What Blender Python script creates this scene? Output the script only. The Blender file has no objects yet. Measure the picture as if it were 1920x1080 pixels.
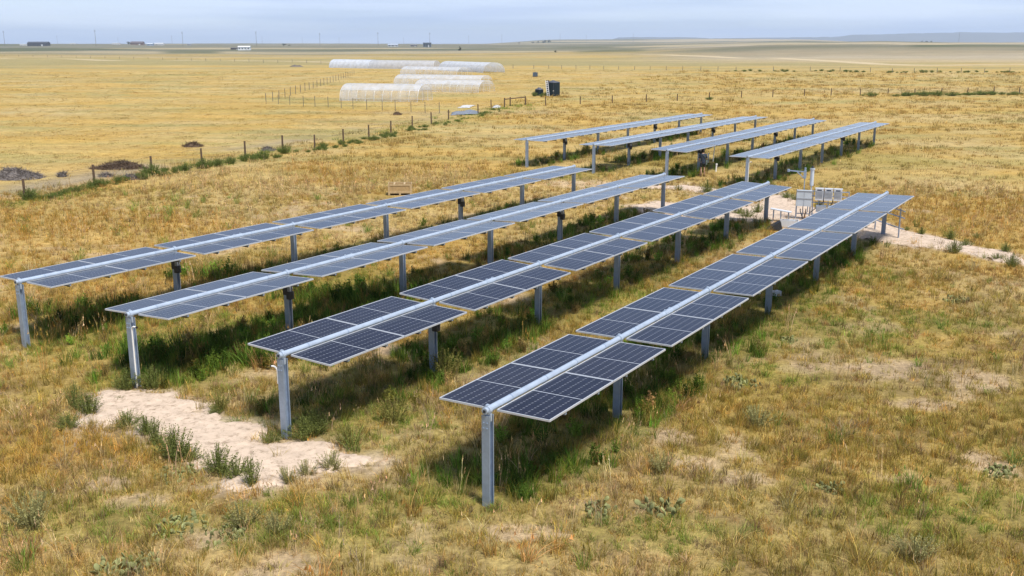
import bpy, bmesh, math, random
import numpy as np
from mathutils import Vector, Matrix

random.seed(7)
RNG = np.random.default_rng(11)
PI = math.pi
SC = bpy.context.scene
COL = SC.collection

# ------------------------------------------------------------------ camera
F_PX, PITCH, CAM_H = 1884.45, 0.2374, 7.955
cam_d = bpy.data.cameras.new('camera')
cam_d.sensor_width = 36.0
cam_d.lens = F_PX / 1920 * 36.0
cam_d.clip_start, cam_d.clip_end = 0.1, 60000
cam = bpy.data.objects.new('camera', cam_d)
cam.location = (0, 0, CAM_H)
cam.rotation_euler = (PI / 2 - PITCH, 0, 0)
COL.objects.link(cam)
SC.camera = cam

# ------------------------------------------------------------------ sun, sky, exposure
SUN_EL = math.radians(61)
SUN_H = (0.535, -0.747)                       # horizontal direction towards the sun (behind right)
SUN_AZ = math.atan2(SUN_H[0], SUN_H[1])       # clockwise from +Y
sd = bpy.data.lights.new('sun', 'SUN')
sd.energy = 3.1
sd.angle = math.radians(11.0)
sd.color = (1.0, 0.95, 0.87)
so = bpy.data.objects.new('sun', sd)
so.location = (0, -20, 60)
dirv = Vector((math.sin(SUN_AZ) * math.cos(SUN_EL), math.cos(SUN_AZ) * math.cos(SUN_EL), math.sin(SUN_EL)))
so.rotation_euler = dirv.to_track_quat('Z', 'Y').to_euler()
COL.objects.link(so)

w = bpy.data.worlds.new('World')
SC.world = w
w.use_nodes = True
nt = w.node_tree
nt.nodes.clear()
N = nt.nodes.new
L = nt.links.new
out = N('ShaderNodeOutputWorld')
bg = N('ShaderNodeBackground')
bg.inputs['Strength'].default_value = 0.070
sky = N('ShaderNodeTexSky')
sky.sky_type = 'NISHITA'
sky.sun_disc = False
sky.sun_elevation = SUN_EL
sky.sun_rotation = SUN_AZ
sky.altitude = 1700
sky.air_density = 1.0
sky.dust_density = 0.6
sky.ozone_density = 2.0
# thin layered cloud veil over the blue
tc = N('ShaderNodeTexCoord')
mp = N('ShaderNodeMapping')
mp.inputs['Scale'].default_value = (1.6, 1.6, 17.0)
no = N('ShaderNodeTexNoise')
no.inputs['Scale'].default_value = 2.3
no.inputs['Detail'].default_value = 7
no.inputs['Roughness'].default_value = 0.55
rp = N('ShaderNodeValToRGB')
rp.color_ramp.elements[0].position = 0.36
rp.color_ramp.elements[0].color = (0.65, 0.65, 0.65, 1)
rp.color_ramp.elements[1].position = 0.68
rp.color_ramp.elements[1].color = (0.95, 0.95, 0.95, 1)
mp2 = N('ShaderNodeMapping')
mp2.inputs['Scale'].default_value = (1.2, 1.2, 22.0)
mp2.inputs['Location'].default_value = (3.1, 1.7, 0.4)
no2 = N('ShaderNodeTexNoise')
no2.inputs['Scale'].default_value = 1.9
no2.inputs['Detail'].default_value = 5
rp2 = N('ShaderNodeValToRGB')
rp2.color_ramp.elements[0].position = 0.38
rp2.color_ramp.elements[0].color = (4.1, 5.3, 7.7, 1)
rp2.color_ramp.elements[1].position = 0.60
rp2.color_ramp.elements[1].color = (6.4, 7.5, 9.7, 1)
mx = N('ShaderNodeMix')
mx.data_type = 'RGBA'
L(tc.outputs['Generated'], mp.inputs['Vector'])
L(mp.outputs[0], no.inputs['Vector'])
L(no.outputs['Fac'], rp.inputs['Fac'])
L(tc.outputs['Generated'], mp2.inputs['Vector'])
L(mp2.outputs[0], no2.inputs['Vector'])
L(no2.outputs['Fac'], rp2.inputs['Fac'])
L(rp.outputs['Color'], mx.inputs['Factor'])
L(sky.outputs[0], mx.inputs['A'])
L(rp2.outputs['Color'], mx.inputs['B'])
sp = N('ShaderNodeSeparateXYZ')
L(tc.outputs['Generated'], sp.inputs[0])
rz_ = N('ShaderNodeValToRGB')
rz_.color_ramp.elements[0].position = 0.0
rz_.color_ramp.elements[0].color = (1.06, 1.04, 1.02, 1)
rz_.color_ramp.elements[1].position = 0.75
rz_.color_ramp.elements[1].color = (0.85, 0.88, 0.93, 1)
for ps_, cl_ in ((0.05, (0.95, 0.95, 0.96, 1)), (0.10, (0.88, 0.90, 0.93, 1)), (0.18, (0.72, 0.76, 0.82, 1)), (0.30, (0.40, 0.44, 0.52, 1)), (0.40, (0.32, 0.35, 0.41, 1))):
    em_ = rz_.color_ramp.elements.new(ps_)
    em_.color = cl_
L(sp.outputs['Z'], rz_.inputs['Fac'])
mz = N('ShaderNodeMix')
mz.data_type = 'RGBA'
mz.blend_type = 'MULTIPLY'
mz.inputs['Factor'].default_value = 1.0
L(mx.outputs['Result'], mz.inputs['A'])
L(rz_.outputs['Color'], mz.inputs['B'])
L(mz.outputs['Result'], bg.inputs['Color'])
L(bg.outputs[0], out.inputs[0])

SC.view_settings.view_transform = 'Standard'
SC.view_settings.look = 'None'
SC.view_settings.exposure = 0.85
SC.view_settings.gamma = 1.0
SC.render.engine = 'CYCLES'
cy = SC.cycles
cy.use_denoising = True
try:
    cy.denoiser = 'OPENIMAGEDENOISE'
    cy.denoising_input_passes = 'RGB_ALBEDO_NORMAL'
except Exception:
    pass
cy.max_bounces = 6
cy.diffuse_bounces = 3
cy.glossy_bounces = 3
cy.transparent_max_bounces = 12
cy.volume_bounces = 1
cy.volume_max_steps = 64

# ------------------------------------------------------------------ helpers: where things stand
def G(px, py, z=0.0):
    """ground point seen at a photo pixel of the level camera survey"""
    u = (px - 960) / F_PX
    v = (540 - py) / F_PX
    c, s = math.cos(PITCH), math.sin(PITCH)
    y, zz = c + v * s, -s + v * c
    t = (z - CAM_H) / zz
    return (u * t, y * t)

def far(px, r):
    """point at forward distance r on the bearing of a photo column near the horizon"""
    return ((px - 960) / F_PX * r * math.cos(PITCH), r)

YAW = 0.5598
RX0, RY0, SEC, ROWD, POST_H = -0.4217, 16.4165, 5.1395, 5.3137, 1.813
BX0, BY0 = 13.3028, 56.815
F_OFF = [1.448, 0.860, 0.437, 0.0]
B_OFF = [2.258, 1.670, 0.949, 0.0]
TILT = [0.0052, -0.045, 0.044, -0.010]
AL = np.array([math.sin(YAW), math.cos(YAW)])     # along the rows, away from the camera
LT = np.array([math.cos(YAW), -math.sin(YAW)])    # across the rows, to the right

def row_pos(row, along, lat=0.0, back=False):
    o = (B_OFF if back else F_OFF)[row - 1]
    b = np.array([BX0, BY0]) if back else np.array([RX0, RY0])
    return b + AL * (along + o) + LT * ((row - 4) * ROWD + lat)

# ------------------------------------------------------------------ numpy value noise
def _hash(ix, iy, seed):
    h = (ix.astype(np.int64) * 374761393 + iy.astype(np.int64) * 668265263 + seed * 1274126177) & 0xFFFFFFFF
    h = ((h ^ (h >> 13)) * 1103515245) & 0xFFFFFFFF
    h = ((h ^ (h >> 16)) * 2654435761) & 0xFFFFFFFF
    return ((h ^ (h >> 15)) & 0xFFFF) / 65535.0

def vnoise(x, y, seed):
    ix, iy = np.floor(x), np.floor(y)
    fx, fy = x - ix, y - iy
    fx, fy = fx * fx * (3 - 2 * fx), fy * fy * (3 - 2 * fy)
    a, b = _hash(ix, iy, seed), _hash(ix + 1, iy, seed)
    c, d = _hash(ix, iy + 1, seed), _hash(ix + 1, iy + 1, seed)
    return (a * (1 - fx) + b * fx) * (1 - fy) + (c * (1 - fx) + d * fx) * fy

def fbm(x, y, scale, octv=4, seed=0, rough=0.5):
    x = np.asarray(x, float) / scale
    y = np.asarray(y, float) / scale
    s, a, t = 0.0, 1.0, 0.0
    for o in range(octv):
        ca, sa = math.cos(0.7 * o + 0.3), math.sin(0.7 * o + 0.3)
        s = s + a * vnoise((x * ca - y * sa) * 2 ** o + 17.3 * o, (x * sa + y * ca) * 2 ** o - 9.1 * o, seed + o)
        t += a
        a *= rough
    return s / t

def sstep(a, b, x):
    t = np.clip((np.asarray(x, float) - a) / (b - a), 0, 1)
    return t * t * (3 - 2 * t)

# ------------------------------------------------------------------ terrain
def hgt(x, y):
    x = np.asarray(x, float)
    y = np.asarray(y, float)
    r = np.hypot(x, y)
    px = 960 + F_PX / math.cos(PITCH) * x / np.maximum(y, 1.0)
    px = np.where(y > 1, px, np.where(x > 0, 2500, -500))
    h = (fbm(x, y, 5, 2, 5) - 0.5) * 0.06
    h = h + (fbm(x, y, 90, 3, 6) - 0.5) * 2.2 * sstep(140, 420, r)
    h = h + (fbm(x, y, 420, 3, 8) - 0.5) * 7.0 * sstep(500, 1500, r)
    h = h + 11.0 * sstep(900, 4200, r)                       # the plain rises gently to the skyline
    right = sstep(1120, 1560, px)
    h = h + right * (5.0 * sstep(480, 900, r) * (1 - 0.55 * sstep(1000, 1500, r)) + 1.5 * sstep(1200, 2600, r))
    h = h + right * (fbm(x, y, 420, 4, 21) - 0.5) * 9.0 * sstep(600, 1500, r)
    for hpx, hr_, hh_, hw_ in ((1640, 1500, 5.5, 300), (1850, 1900, 3.5, 300), (1340, 2300, 4.5, 420), (1500, 950, 2.0, 200)):
        hx_, hy_ = far(hpx, hr_)
        h = h + hh_ * np.exp(-((x - hx_) ** 2 + (y - hy_) ** 2) / (2 * hw_ ** 2))
    mid = sstep(880, 1060, px) * (1 - sstep(1500, 1650, px))
    h = h + mid * 24 * sstep(3500, 6000, r) * (0.75 + 0.5 * fbm(x, y, 900, 3, 31))
    h = h + (fbm(x, y, 1500, 3, 9) - 0.5) * 16 * sstep(3000, 7000, r)
    h = h - 14 * sstep(7000, 13000, r)
    return h

def gz(x, y):
    return float(hgt(np.array([x]), np.array([y]))[0])

# ------------------------------------------------------------------ materials
MATS = {}
def nodes_of(m):
    return m.node_tree.nodes, m.node_tree.links

def pmat(name, col, rough=0.6, metal=0.0, var=0.12, nscale=6.0, bump=0.0, spec=0.5, coords='Object'):
    if name in MATS:
        return MATS[name]
    m = bpy.data.materials.new(name)
    m.use_nodes = True
    n, l = nodes_of(m)
    b = n['Principled BSDF']
    b.inputs['Roughness'].default_value = rough
    b.inputs['Metallic'].default_value = metal
    b.inputs['Specular IOR Level'].default_value = spec
    t = n.new('ShaderNodeTexCoord')
    no = n.new('ShaderNodeTexNoise')
    no.inputs['Scale'].default_value = nscale
    no.inputs['Detail'].default_value = 5
    l.new(t.outputs[coords], no.inputs['Vector'])
    r = n.new('ShaderNodeValToRGB')
    r.color_ramp.elements[0].position = 0.3
    r.color_ramp.elements[1].position = 0.7
    r.color_ramp.elements[0].color = tuple(c * (1 - var) for c in col) + (1,)
    r.color_ramp.elements[1].color = tuple(min(1, c * (1 + var)) for c in col) + (1,)
    l.new(no.outputs['Fac'], r.inputs['Fac'])
    l.new(r.outputs['Color'], b.inputs['Base Color'])
    if bump:
        bp = n.new('ShaderNodeBump')
        bp.inputs['Strength'].default_value = bump
        bp.inputs['Distance'].default_value = 0.02
        l.new(no.outputs['Fac'], bp.inputs['Height'])
        l.new(bp.outputs[0], b.inputs['Normal'])
    MATS[name] = m
    return m

GALV = pmat('galvanised_steel', (0.35, 0.43, 0.55), 0.45, 0.5, 0.12, 7.0, 0.03)
TUBE = pmat('tube_steel', (0.44, 0.51, 0.60), 0.38, 0.35, 0.10, 5.0)
ALU = pmat('aluminium_frame', (0.60, 0.62, 0.65), 0.35, 0.3, 0.05, 4.0)
DARK = pmat('dark_metal', (0.035, 0.037, 0.042), 0.5, 0.2, 0.2, 8)
BLACKP = pmat('black_plastic', (0.02, 0.02, 0.022), 0.45)
WHITE = pmat('white_enamel', (0.56, 0.58, 0.61), 0.4, 0.0, 0.05, 5)
WPIPE = pmat('white_pipe', (0.78, 0.77, 0.73), 0.4, 0.0, 0.05, 5)
GREYBOX = pmat('grey_enclosure', (0.52, 0.57, 0.62), 0.45, 0.1, 0.06, 4)
VENT = pmat('grey_vent', (0.32, 0.34, 0.37), 0.6)
CRATEW = pmat('crate_pine', (0.44, 0.32, 0.17), 0.75, 0, 0.18, 12, 0.2)
CRATEP = pmat('crate_plywood', (0.37, 0.25, 0.115), 0.75, 0, 0.15, 9)
POSTW = pmat('weathered_post', (0.10, 0.065, 0.04), 0.9, 0, 0.3, 18, 0.4)
POSTG = pmat('steel_t_post', (0.16, 0.15, 0.12), 0.8, 0, 0.2, 14)
WIRE = pmat('fence_wire', (0.22, 0.20, 0.18), 0.6, 0.5)
TANK = pmat('tank_plastic', (0.010, 0.020, 0.026), 0.55, 0, 0.2, 3, 0, 0.2)
TANKTOP = pmat('tank_lid_plastic', (0.055, 0.06, 0.08), 0.5, 0, 0.1, 3)
LADDER = pmat('ladder_aluminium', (0.7, 0.72, 0.75), 0.4, 0.4)
TARPW = pmat('white_tarp', (0.55, 0.54, 0.52), 0.6, 0, 0.08, 3, 0.3)
TARPG = pmat('grey_tarp', (0.17, 0.19, 0.22), 0.6, 0, 0.2, 3, 0.3)

def panel_material():
    m = bpy.data.materials.new('solar_cells')
    m.use_nodes = True
    n, l = nodes_of(m)
    b = n['Principled BSDF']
    uv = n.new('ShaderNodeUVMap')
    sep = n.new('ShaderNodeSeparateXYZ')
    l.new(uv.outputs[0], sep.inputs[0])
    def mth(op, a, bb=None):
        q = n.new('ShaderNodeMath')
        q.operation = op
        for i, s in enumerate((a, bb)):
            if s is None:
                continue
            if isinstance(s, (int, float)):
                q.inputs[i].default_value = s
            else:
                l.new(s, q.inputs[i])
        return q.outputs[0]
    def edge(s, wid):                      # 1 close to an integer of s
        fr = mth('FRACT', s)
        d = mth('MINIMUM', fr, mth('SUBTRACT', 1.0, fr))
        return mth('LESS_THAN', d, wid), d
    ex, dx = edge(sep.outputs['X'], 0.015)
    ey, dy = edge(sep.outputs['Y'], 0.020)
    corner = mth('LESS_THAN', mth('ADD', dx, dy), 0.16)
    bus = edge(mth('MULTIPLY', sep.outputs['X'], 5.0), 0.045)[0]
    mixw = mth('MAXIMUM', mth('MULTIPLY', ex, 0.32), mth('MULTIPLY', ey, 0.05))
    mixw = mth('MAXIMUM', mixw, mth('MULTIPLY', corner, 0.32))
    mixw = mth('MAXIMUM', mixw, mth('MULTIPLY', bus, 0.02))
    cid = n.new('ShaderNodeTexWhiteNoise')
    cid.noise_dimensions = '4D'
    oi = n.new('ShaderNodeObjectInfo')
    fl = n.new('ShaderNodeVectorMath')
    fl.operation = 'FLOOR'
    l.new(uv.outputs[0], fl.inputs[0])
    l.new(fl.outputs[0], cid.inputs['Vector'])
    l.new(oi.outputs['Random'], cid.inputs['W'])
    rc = n.new('ShaderNodeValToRGB')
    rc.color_ramp.elements[0].color = (0.006, 0.008, 0.019, 1)
    rc.color_ramp.elements[1].color = (0.009, 0.011, 0.026, 1)
    l.new(cid.outputs['Value'], rc.inputs['Fac'])
    mx = n.new('ShaderNodeMix')
    mx.data_type = 'RGBA'
    l.new(mixw, mx.inputs['Factor'])
    l.new(rc.outputs['Color'], mx.inputs['A'])
    mx.inputs['B'].default_value = (0.50, 0.52, 0.56, 1)
    # light dust on the glass
    dt = n.new('ShaderNodeTexNoise')
    dt.inputs['Scale'].default_value = 1.3
    dt.inputs['Detail'].default_value = 6
    tco = n.new('ShaderNodeTexCoord')
    l.new(tco.outputs['Object'], dt.inputs['Vector'])
    dm = n.new('ShaderNodeMix')
    dm.data_type = 'RGBA'
    l.new(mth('MULTIPLY', dt.outputs['Fac'], mth('ADD', mth('MULTIPLY', oi.outputs['Random'], 0.040), 0.008)), dm.inputs['Factor'])
    l.new(mx.outputs['Result'], dm.inputs['A'])
    dm.inputs['B'].default_value = (0.36, 0.33, 0.33, 1)
    b.inputs['Specular IOR Level'].default_value = 0.0
    b.inputs['Roughness'].default_value = 0.6
    l.new(dm.outputs['Result'], b.inputs['Base Color'])
    gl = n.new('ShaderNodeBsdfGlossy')                 # coated front glass: dark when looked into, bright at a glance
    gl.inputs['Roughness'].default_value = 0.12
    lw = n.new('ShaderNodeLayerWeight')
    lw.inputs['Blend'].default_value = 0.5
    fr = mth('MINIMUM', mth('ADD', mth('MULTIPLY', mth('POWER', lw.outputs['Facing'], 5.2), 1.32), 0.008), 1.0)
    ms = n.new('ShaderNodeMixShader')
    l.new(fr, ms.inputs[0])
    l.new(b.outputs[0], ms.inputs[1])
    l.new(gl.outputs[0], ms.inputs[2])
    l.new(ms.outputs[0], n['Material Output'].inputs[0])
    return m
CELLS = panel_material()
BACK = pmat('panel_backsheet', (0.10, 0.10, 0.11), 0.7)

def foliage_mat(name, tint=None, trans=0.3, inst=False):
    """leaf stuff: colour = tint (per clump) x shade (per blade)"""
    m = bpy.data.materials.new(name)
    m.use_nodes = True
    n, l = nodes_of(m)
    n.clear()
    o = n.new('ShaderNodeOutputMaterial')
    d = n.new('ShaderNodeBsdfDiffuse')
    t = n.new('ShaderNodeBsdfTranslucent')
    ms = n.new('ShaderNodeMixShader')
    ms.inputs[0].default_value = trans
    sh = n.new('ShaderNodeAttribute')
    sh.attribute_name = 'shade'
    mul = n.new('ShaderNodeMix')
    mul.data_type = 'RGBA'
    mul.blend_type = 'MULTIPLY'
    mul.inputs['Factor'].default_value = 1.0
    if inst:
        at = n.new('ShaderNodeAttribute')
        at.attribute_type = 'INSTANCER'
        at.attribute_name = 'tint'
        l.new(at.outputs['Color'], mul.inputs['A'])
    else:
        mul.inputs['A'].default_value = tuple(tint) + (1,)
    l.new(sh.outputs['Color'], mul.inputs['B'])
    l.new(mul.outputs['Result'], d.inputs['Color'])
    l.new(mul.outputs['Result'], t.inputs['Color'])
    l.new(d.outputs[0], ms.inputs[1])
    l.new(t.outputs[0], ms.inputs[2])
    l.new(ms.outputs[0], o.inputs[0])
    return m

# ------------------------------------------------------------------ mesh builder
class MB:
    def __init__(self):
        self.v, self.f, self.m = [], [], []
    def add(self, vs, fs, mi=0):
        o = len(self.v)
        self.v += [tuple(p) for p in vs]
        self.f += [tuple(i + o for i in f) for f in fs]
        self.m += [mi] * len(fs)
        return self
    def box(self, c, s, mi=0, M=None):
        x, y, z = (k / 2 for k in s)
        vs = [Vector((a * x, b * y, d * z)) for a in (-1, 1) for b in (-1, 1) for d in (-1, 1)]
        if M is not None:
            vs = [M @ p for p in vs]
        vs = [p + Vector(c) for p in vs]
        return self.add(vs, [(0, 1, 3, 2), (4, 6, 7, 5), (0, 4, 5, 1), (2, 3, 7, 6), (0, 2, 6, 4), (1, 5, 7, 3)], mi)
    def bar(self, a, b, w, h=None, mi=0):
        a, b = Vector(a), Vector(b)
        d = b - a
        q = d.to_track_quat('Y', 'Z').to_matrix()
        return self.box((a + b) / 2, (w, d.length, h or w), mi, q)
    def tube(self, a, b, r, n=10, r2=None, mi=0, cap=True):
        a, b = Vector(a), Vector(b)
        q = (b - a).to_track_quat('Z', 'Y').to_matrix()
        r2 = r if r2 is None else r2
        vs = []
        for k in range(n):
            t = 2 * PI * k / n
            vs.append(a + q @ Vector((r * math.cos(t), r * math.sin(t), 0)))
        for k in range(n):
            t = 2 * PI * k / n
            vs.append(b + q @ Vector((r2 * math.cos(t), r2 * math.sin(t), 0)))
        fs = [(k, (k + 1) % n, n + (k + 1) % n, n + k) for k in range(n)]
        if cap:
            fs += [tuple(range(n))[::-1], tuple(range(n, 2 * n))]
        return self.add(vs, fs, mi)
    def path(self, pts, r, n=6, mi=0):
        for a, b in zip(pts[:-1], pts[1:]):
            self.tube(a, b, r, n, mi=mi)
        return self
    def lathe(self, prof, n=24, c=(0, 0, 0), mi=0):
        vs, fs = [], []
        for (r, z) in prof:
            for k in range(n):
                t = 2 * PI * k / n
                vs.append((c[0] + r * math.cos(t), c[1] + r * math.sin(t), c[2] + z))
        for j in range(len(prof) - 1):
            for k in range(n):
                fs.append((j * n + k, j * n + (k + 1) % n, (j + 1) * n + (k + 1) % n, (j + 1) * n + k))
        return self.add(vs, fs, mi)
    def extrude(self, outline, z0, z1, mi=0, ax='z'):
        n = len(outline)
        vs = [(x, y, z0) for x, y in outline] + [(x, y, z1) for x, y in outline]
        if ax == 'y':
            vs = [(x, z, y) for x, y, z in vs]
        fs = [(k, (k + 1) % n, n + (k + 1) % n, n + k) for k in range(n)]
        fs += [tuple(range(n))[::-1], tuple(range(n, 2 * n))]
        return self.add(vs, fs, mi)
    def mesh(self, name, mats, smooth=False):
        me = bpy.data.meshes.new(name)
        me.from_pydata(self.v, [], self.f)
        for m in (mats if isinstance(mats, (list, tuple)) else [mats]):
            me.materials.append(m)
        if self.m and max(self.m) > 0:
            me.polygons.foreach_set('material_index', self.m)
        if smooth:
            me.polygons.foreach_set('use_smooth', [True] * len(self.f))
        bm = bmesh.new()
        bm.from_mesh(me)
        bmesh.ops.recalc_face_normals(bm, faces=bm.faces)
        bm.to_mesh(me)
        bm.free()
        me.update()
        return me
    def build(self, name, mats, parent=None, smooth=False):
        return link(name, self.mesh(name, mats, smooth), parent)

def link(name, me, parent=None, loc=None, rot=None):
    o = bpy.data.objects.new(name, me)
    COL.objects.link(o)
    if parent is not None:
        o.parent = parent
    if loc is not None:
        o.location = loc
    if rot is not None:
        o.rotation_euler = rot
    return o

def tag(o, label, cat, group=None, kind=None):
    o['label'] = label
    o['category'] = cat
    if group:
        o['group'] = group
    if kind:
        o['kind'] = kind
    return o

def thing(name, label, cat, loc, rz=0, group=None):
    o = link(name, None, None, loc, (0, 0, rz))
    o.empty_display_size = 0.3
    return tag(o, label, cat, group)

def copy_tree(o, parent=None):
    c = o.copy()
    COL.objects.link(c)
    if parent is not None:
        c.parent = parent
    for ch in KIDS.get(o.name, []):
        KIDS.setdefault(c.name, []).append(copy_tree(ch, c))
    return c
KIDS = {}
def kid(parent, o):
    KIDS.setdefault(parent.name, []).append(o)
    return o

def raw_mesh(name, v, f, mats, shade=None, smooth=False):
    """arrays -> mesh, with an optional per-vertex grey 'shade'"""
    me = bpy.data.meshes.new(name)
    me.from_pydata(v, [], f)
    for m in (mats if isinstance(mats, (list, tuple)) else [mats]):
        me.materials.append(m)
    if shade is not None:
        a = me.attributes.new('shade', 'FLOAT_COLOR', 'POINT')
        s = np.asarray(shade, np.float32)
        if s.ndim == 1:
            s = np.stack([s, s, s], 1)
        a.data.foreach_set('color', np.concatenate([s, np.ones((len(s), 1), np.float32)], 1).ravel())
    if smooth:
        me.polygons.foreach_set('use_smooth', [True] * len(f))
    me.update()
    return me

# ------------------------------------------------------------------ ground cover fields (what grows where)
STRAW = np.array([0.405, 0.282, 0.098])
PALE = np.array([0.46, 0.345, 0.165])
GOLD = np.array([0.41, 0.255, 0.062])
OLIVE = np.array([0.222, 0.186, 0.044])
GREEN = np.array([0.115, 0.18, 0.026])
DKGREEN = np.array([0.080, 0.14, 0.022])
SOIL = np.array([0.44, 0.32, 0.205])
EARTH = np.array([0.17, 0.115, 0.06])
SANDC = np.array([0.53, 0.415, 0.315])
GREYOL = np.array([0.155, 0.15, 0.105])

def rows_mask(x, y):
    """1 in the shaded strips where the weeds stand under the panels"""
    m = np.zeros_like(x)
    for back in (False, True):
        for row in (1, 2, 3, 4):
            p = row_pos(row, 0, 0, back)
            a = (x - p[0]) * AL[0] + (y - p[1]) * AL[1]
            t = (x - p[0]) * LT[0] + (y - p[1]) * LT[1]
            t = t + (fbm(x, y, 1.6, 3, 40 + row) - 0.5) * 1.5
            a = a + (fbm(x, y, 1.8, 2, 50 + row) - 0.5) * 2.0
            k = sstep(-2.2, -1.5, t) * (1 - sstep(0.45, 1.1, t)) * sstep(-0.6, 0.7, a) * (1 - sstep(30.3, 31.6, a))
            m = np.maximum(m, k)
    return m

def blob(x, y, px, py, ra, rb, seed=0):
    cx, cy_ = G(px, py)
    d = np.hypot((x - cx) / ra, (y - cy_) / rb)
    d = d + (fbm(x, y, max(min(ra, rb) * 0.6, 0.4), 3, 300 + seed) - 0.5) * 0.9
    return 1 - sstep(0.6, 1.1, d)

GREEN_BLOBS = [(1560, 625, 3.2, 2.0), (1380, 640, 1.6, 1.6), (1500, 560, 2.2, 2.2), (1700, 600, 2.5, 1.6), (1450, 700, 1.4, 1.0),
               (330, 700, 2.0, 1.6), (720, 800, 1.5, 1.6), (1150, 570, 2.0, 2.0), (560, 980, 2.2, 1.2), (1780, 960, 2.5, 1.2),
               (200, 980, 2.0, 1.0), (1250, 1000, 1.8, 0.8), (1000, 330, 5, 4), (1500, 290, 6, 7), (1250, 300, 5, 6),
               (1680, 300, 4, 5), (350, 620, 3, 2.5), (150, 620, 2.2, 3), (600, 530, 4, 3.0), (1620, 520, 1.8, 1.8), (860, 930, 1.8, 1.0)]
GOLD_BLOBS = [(130, 430, 7, 6), (330, 440, 5, 4), (60, 500, 4, 4), (640, 320, 5, 4), (700, 300, 7, 5), (1820, 205, 26, 8), (1600, 200, 20, 6),
              (1400, 205, 12, 6), (1700, 420, 6, 5), (1860, 400, 6, 6), (1750, 640, 3, 2), (1450, 780, 1.8, 1.5), (1640, 540, 3, 3), (1500, 820, 2, 1),
              (330, 850, 2.2, 1.0), (480, 940, 1.4, 0.7), (80, 850, 1.5, 1.5), (900, 190, 12, 10), (1240, 600, 2, 3), (450, 560, 3, 3)]
BARE_BLOBS = [(1660, 690, 1.2, 0.9), (1830, 715, 1.0, 1.0), (1720, 760, 0.9, 0.5), (1500, 690, 0.7, 0.5), (1640, 615, 1.0, 0.7), (1850, 870, 0.7, 0.7),
              (1240, 820, 0.8, 0.5), (1300, 870, 0.6, 0.4), (700, 655, 0.9, 0.9), (760, 910, 0.45, 0.3), (260, 940, 0.7, 0.4), (200, 905, 0.5, 0.4),
              (1060, 470, 1.6, 1.6), (930, 560, 1.2, 1.2), (1010, 660, 0.8, 1.0), (1560, 560, 1.0, 1.0), (1500, 640, 0.9, 0.6), (400, 1010, 0.8, 0.4),
              (1090, 345, 3, 2.0), (1000, 330, 1.2, 1), (980, 1000, 0.9, 0.4), (1400, 900, 0.7, 0.4), (1120, 700, 0.7, 0.6)]

FENCE_A = [(47.5, 374), (177.5, 345), (285, 323), (379, 307), (460, 294), (530, 283), (590, 277), (644, 266), (692, 257), (733, 249), (773, 238),
           (809, 232), (841, 224), (896.5, 213), (921, 204), (946, 201)]
FA = np.array([G(*q) for q in FENCE_A])
def fence_dist(x, y):
    """signed distance from the diagonal field fence, positive on the far (left) side, and position along it"""
    a, b = FA[0], FA[-1]
    d = (b - a) / np.hypot(*(b - a))
    nrm = np.array([-d[1], d[0]])
    return (x - a[0]) * nrm[0] + (y - a[1]) * nrm[1], (x - a[0]) * d[0] + (y - a[1]) * d[1]

def cover(x, y):
    """dict of cover fractions at the points"""
    x = np.asarray(x, float)
    y = np.asarray(y, float)
    r = np.hypot(x, y)
    green = rows_mask(x, y)
    rows = green.copy()
    gb = np.zeros_like(x)
    for i, (px, py, a, b) in enumerate(GREEN_BLOBS):
        gb = np.maximum(gb, blob(x, y, px, py, a, b, i) * 0.75)
    gold = np.zeros_like(x)
    for i, (px, py, a, b) in enumerate(GOLD_BLOBS):
        gold = np.maximum(gold, blob(x, y, px, py, a, b, 40 + i))
    bare = np.zeros_like(x)
    for i, (px, py, a, b) in enumerate(BARE_BLOBS):
        bare = np.maximum(bare, blob(x, y, px, py, a, b, 80 + i))
    bare = np.maximum(bare, sstep(0.64, 0.78, fbm(x, y, 1.6, 4, 71)) * 0.8 * (r < 60))
    n = fbm(x, y, 3.0, 4, 60)
    n2 = fbm(x, y, 14.0, 3, 61)
    near = 1 - sstep(24, 46, r)
    olive = sstep(0.44, 0.64, 0.6 * n + 0.4 * n2 + 0.06 * near) * (0.35 + 0.5 * near)
    fd, fa = fence_dist(x, y)
    gold = np.maximum(gold, sstep(0.44, 0.62, fbm(x, y, 7.0, 4, 62)) * 0.9)
    fgreen = np.exp(-((fd + 0.6) / 1.1) ** 2) * sstep(0.35, 0.6, fbm(x, y, 4, 3, 63)) * (fa > -3) * (fa < 90)
    fgreen = np.maximum(fgreen, np.exp(-((fd + 1.5) / 2.4) ** 2) * sstep(48, 62, fa) * (fa < 92) * 0.9)
    track = np.exp(-((fd - 3.0) / 2.2) ** 2) * sstep(0.3, 0.6, fbm(x, y, 5, 3, 64)) * (fa < 70) * (fa > -30)
    field = sstep(0.5, 4, fd)
    return dict(green=green, rows=rows, gb=gb, gold=gold, bare=bare * (1 - 0.7 * rows), olive=olive, fgreen=fgreen, track=track, field=field, r=r, n=n, n2=n2, near=near)

def mixc(c, t, k):
    k = np.clip(k, 0, 1)[:, None]
    return c * (1 - k) + t[None, :] * k

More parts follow.
